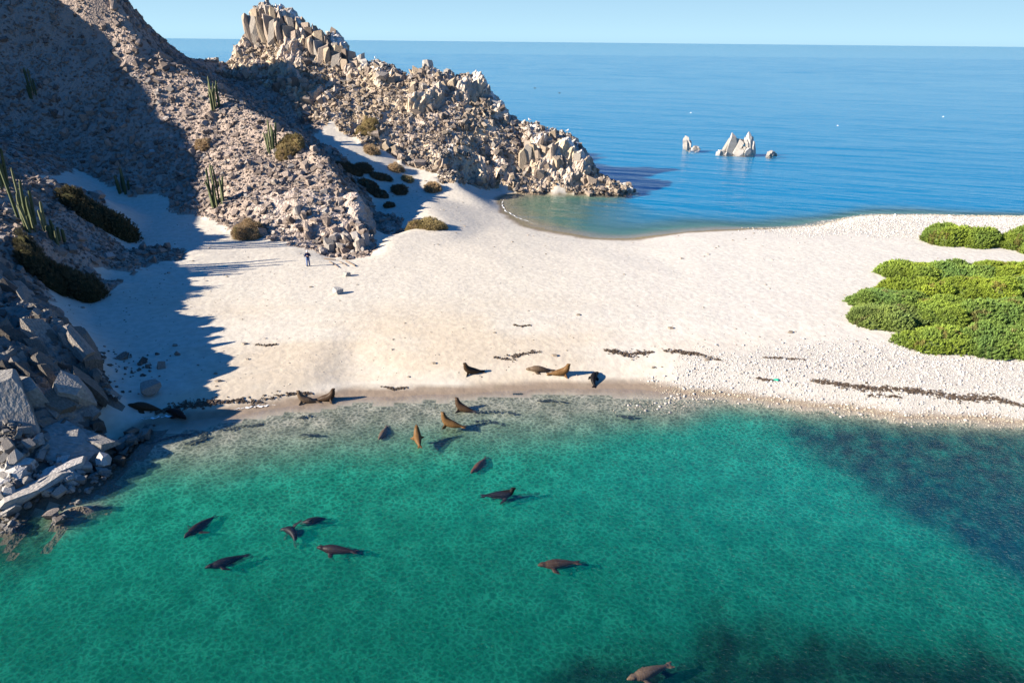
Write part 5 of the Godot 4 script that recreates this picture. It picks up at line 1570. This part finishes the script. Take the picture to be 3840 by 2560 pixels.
	for e in lines:
		var st := SurfaceTool.new()
		st.begin(Mesh.PRIMITIVE_TRIANGLES)
		var way: Array = e[0]
		var mid: Vector2 = way[way.size() / 2]
		var y0 := height(mid.x, mid.y) if e[4] == 0 else -0.05
		for k in int(e[2] * (2.2 if e[4] == 0 else 0.9)):
			var f := rng.randf() * (way.size() - 1)
			var i := mini(int(f), way.size() - 2)
			var p: Vector2 = way[i].lerp(way[i + 1], f - i)
			var taper := 0.4 + 0.6 * sin(PI * f / (way.size() - 1.0))
			taper *= 0.45 + 0.9 * absf(noise_a.get_noise_2d(p.x * 14.0, p.y * 14.0 + e[2]) * 2.0)
			p += Vector2(rng.randfn(), rng.randfn() * 0.7) * float(e[1]) * taper * (1.0 if e[4] == 0 else 0.55)
			var y := (height(p.x, p.y) if e[4] == 0 else -0.05) - y0
			var a := rng.randf() * TAU
			var l := 0.06 + 0.2 * pow(rng.randf(), 2.0)
			var d := Vector3(cos(a), 0, sin(a)) * l
			var w := Vector3(-sin(a), 0, cos(a)) * l * 0.35
			var c := Vector3(p.x - mid.x, y, p.y - mid.y)
			var up := Vector3.UP * (rng.randf_range(0.03, 0.11) if e[4] == 0 else 0.02)
			for tri in [[c - d, c + w + up, c - w + up], [c - w + up, c + w + up, c + d], [c - d, c - w * 1.6, c + w + up], [c + w * 1.6, c - d, c + up]]:
				var n: Vector3 = (tri[1] - tri[0]).cross(tri[2] - tri[0]).normalized()
				for q in ([tri[0], tri[2], tri[1]] if n.y > 0.0 else tri):
					st.set_normal(n if n.y > 0.0 else -n)
					st.add_vertex(q)
		var o := part("seaweed", st.commit(), weed if e[4] == 0 else wet, self)
		o.name = numbered("seaweed")
		o.position = Vector3(mid.x, y0 + 0.01, mid.y)
		o.set_meta("label", e[3])
		o.set_meta("category", "seaweed")
	# a thin lip of foam where wavelets break
	var foam := mat(Color(0.7, 0.71, 0.7), 0.7, 0.3)
	for e in [[Vector2(-1.6, -113.5), Vector2(-1.9, -109.5), Vector2(-1.2, -104.6), Vector2(0.6, -100.4), Vector2(3.4, -96.4)], [Vector2(-19.6, -42.0), Vector2(-18.2, -42.4), Vector2(-16.8, -42.8)], [Vector2(-25.6, -40.3), Vector2(-24.0, -40.8), Vector2(-22.6, -41.3)]]:
		var st := SurfaceTool.new()
		st.begin(Mesh.PRIMITIVE_TRIANGLES)
		st.set_normal(Vector3.UP)
		var n := 60
		for k in n:
			var q := []
			for h in 2:
				var f := minf(float(k + h) / n * (e.size() - 1), e.size() - 1.001)
				var i := int(f)
				var p: Vector2 = e[i].lerp(e[i + 1], f - i)
				var d: Vector2 = (e[i + 1] - e[i]).normalized().orthogonal()
				p += d * 0.25 * noise_a.get_noise_2d(f * 60.0, 8.0)
				var w := 0.09 * sin(PI * f / (e.size() - 1.0)) * clampf(0.8 + 2.0 * noise_a.get_noise_2d(f * 90.0, 40.0), 0.0, 1.6)
				q.append(Vector3(p.x - d.x * w, maxf(height(p.x, p.y), 0.0) + 0.03, p.y - d.y * w))
				q.append(Vector3(p.x + d.x * w, maxf(height(p.x, p.y), 0.0) + 0.03, p.y + d.y * w))
			for t in [q[0], q[1], q[2], q[1], q[3], q[2]]:
				st.add_vertex(t)
		var o := struct("foam", st.commit(), foam)
		o.set_meta("kind", "stuff")
	# gulls
	var white := mat(Color(0.75, 0.74, 0.72), 0.8, 0.2)
	var grey := mat(Color(0.34, 0.35, 0.37), 0.8, 0.2)
	var bill := mat(Color(0.5, 0.3, 0.04), 0.6, 0.3)
	var g := thing("gull", "gull standing on the headland's summit", "gull", Vector3.ZERO)
	part("body", skin([[Vector3(-0.16, 0.2, 0), 0.05, Vector3(0.1, 0.23, 0), 0.085], [Vector3(0.1, 0.23, 0), 0.08, Vector3(0.17, 0.36, 0), 0.05], [Vector3(0.17, 0.36, 0), 0.05, Vector3(0.19, 0.38, 0), 0.052]], 0.02, 0.04), white, g)
	part("wings", skin([[Vector3(0.06, 0.25, 0.06), 0.06, Vector3(-0.26, 0.22, 0.03), 0.025, Vector3(0, 0, 1), 2.0], [Vector3(0.06, 0.25, -0.06), 0.06, Vector3(-0.26, 0.22, -0.03), 0.025, Vector3(0, 0, 1), 2.0]], 0.018, 0.02), grey, g)
	part("bill", skin([[Vector3(0.23, 0.375, 0), 0.018, Vector3(0.29, 0.365, 0), 0.008]], 0.008, 0.01), bill, g)
	for s in [-1.0, 1.0]:
		part("leg", skin([[Vector3(0.0, 0.18, 0.035 * s), 0.012, Vector3(0.01, 0.0, 0.04 * s), 0.012]], 0.008, 0.01), bill, g)
	var spots := [
		[Vector2(-45.6, -150.6), "white gull standing on the very top of the headland's summit"],
		[Vector2(-48.0, -149.8), "white gull on the summit's seaward shoulder, first from the saddle"],
		[Vector2(-39.6, -149.6), "white gull on the crest sloping down from the summit"],
		[Vector2(-26.6, -140.4), "white gull on the block after the summit's steep drop"],
		[Vector2(-15.6, -137.6), "white gull on the twin knobs of the headland's crest"],
		[Vector2(-7.0, -134.6), "white gull on the white-stained crest knob above the cove"],
		[Vector2(2.8, -125.6), "white gull on the last dome of the headland"],
		[Vector2(9.6, -122.4), "white gull on the headland's seaward end"],
		[Vector2(57.5, -101.6), "white gull first along the pebble spit's crest from the cove"],
		[Vector2(60.4, -101.2), "white gull second along the pebble spit's crest"],
		[Vector2(65.0, -100.6), "white gull third along the pebble spit's crest"],
		[Vector2(67.0, -100.2), "white gull fourth along the pebble spit's crest"],
		[Vector2(76.5, -98.6), "white gull farthest out along the pebble spit's crest"],
	]
	for i in spots.size():
		var o: Node3D = g if i == 0 else g.duplicate()
		if i > 0:
			o.name = numbered("gull")
			add_child(o)
		var at: Vector2 = spots[i][0]
		var y := height(at.x, at.y)
		for dz in 7:                                  # the crest's highest spot thereabouts
			var zz := at.y - 3.0 + dz
			if at.x < 20.0 and height(at.x, zz) > y:
				y = height(at.x, zz)
				at.y = zz
		o.position = Vector3(at.x, y + (0.55 if at.x < 20.0 else 0.02), at.y)
		o.rotation.y = rng.randf() * TAU
		o.scale = Vector3.ONE * 1.15
		o.set_meta("label", spots[i][1])
		o.set_meta("group", "gulls")
	# birds on the wing over the open sea
	var dark := mat(Color(0.05, 0.05, 0.055), 0.8, 0.2)
	var flyers := [
		[Vector3(4.2, 15.2, -150), true, "dark bird in flight over the sea, first off the headland"],
		[Vector3(9.3, 14.3, -150), true, "dark bird in flight over the sea, farther out than the other dark one"],
		[Vector3(36.9, 10.7, -150), false, "white gull in flight over the sea above the slim white stack"],
		[Vector3(68.1, 8.4, -150), false, "white gull in flight over the sea beyond the pebble spit, the lower one"],
		[Vector3(89.8, 10.4, -150), false, "white gull in flight high over the sea beyond the green shrubs"],
	]
	for e in flyers:
		var f := thing("flying_bird", e[2], "bird", e[0], rng.randf_range(-0.6, 0.6), "birds flying over the sea")
		f.scale = Vector3.ONE * (0.85 if e[1] else 0.6)
		var m: Material = dark if e[1] else white
		part("body", skin([[Vector3(-0.26, 0, 0), 0.03, Vector3(-0.05, 0.01, 0), 0.085], [Vector3(-0.05, 0.01, 0), 0.085, Vector3(0.2, 0.02, 0), 0.05], [Vector3(0.2, 0.02, 0), 0.05, Vector3(0.3, 0.0, 0), 0.014]], 0.02, 0.03), m, f)
		for s in [-1.0, 1.0]:
			part("wing", skin([[Vector3(0.02, 0.03, 0.04 * s), 0.1, Vector3(0.08, 0.16, 0.34 * s), 0.08, Vector3.UP, 4.0], [Vector3(0.08, 0.16, 0.34 * s), 0.08, Vector3(-0.08, 0.1, 0.72 * s), 0.03, Vector3.UP, 4.0]], 0.02, 0.02), m, f)


func _ready() -> void:
	# camera
	var cam := Camera3D.new()
	cam.name = "camera"
	cam.position = Vector3(0, 24, 0)
	cam.basis = Basis(Vector3.RIGHT, deg_to_rad(-23.72)) * Basis(Vector3.BACK, deg_to_rad(0.58))
	cam.fov = 53.13
	cam.near = 0.3
	cam.far = 90000.0
	add_child(cam)
	view = cam.transform.affine_inverse()
	cam.current = true
	# sky, exposure
	var sky := ProceduralSkyMaterial.new()
	sky.sky_top_color = Color(0.004, 0.052, 0.185).linear_to_srgb()
	sky.sky_horizon_color = Color(0.165, 0.258, 0.305).linear_to_srgb()
	sky.sky_curve = 0.135
	sky.ground_bottom_color = Color(0.02, 0.06, 0.14).linear_to_srgb()
	sky.ground_horizon_color = Color(0.165, 0.258, 0.305).linear_to_srgb()
	sky.sun_angle_max = 8.0
	var env := Environment.new()
	env.background_mode = Environment.BG_SKY
	env.sky = Sky.new()
	env.sky.sky_material = sky
	env.tonemap_mode = Environment.TONE_MAPPER_LINEAR
	env.tonemap_exposure = 3.4
	env.sdfgi_enabled = true
	env.ssao_enabled = true
	env.ssil_enabled = true
	var we := WorldEnvironment.new()
	we.name = "world_environment"
	we.environment = env
	add_child(we)
	# sun
	var sun := DirectionalLight3D.new()
	sun.name = "sun"
	sun.light_energy = 1.6
	sun.light_color = Color(1.0, 0.95, 0.88)
	sun.light_angular_distance = 0.5
	sun.shadow_enabled = true
	var dir := (SUN_TO.normalized() + Vector3.DOWN * tan(deg_to_rad(SUN_UP))).normalized()
	sun.basis = Basis.looking_at(dir, Vector3.UP)
	add_child(sun)

	noise_a.seed = 3
	noise_a.frequency = 0.05
	noise_b.seed = 7
	noise_b.frequency = 0.12
	noise_b.fractal_type = FastNoiseLite.FRACTAL_RIDGED
	noise_b.fractal_octaves = 3
	noise_c.seed = 11
	noise_c.noise_type = FastNoiseLite.TYPE_CELLULAR
	noise_c.cellular_return_type = FastNoiseLite.RETURN_CELL_VALUE
	noise_c.frequency = 0.4
	noise_w.seed = 19
	noise_w.frequency = 0.1
	noise_w.fractal_octaves = 2
	rng.seed = 42
	survey()
	make_land()
	make_water()
	make_stones()
	make_boulders()
	make_cobbles()
	make_plants()
	make_cacti()
	make_sea_lions()
	make_person()
	make_odds()
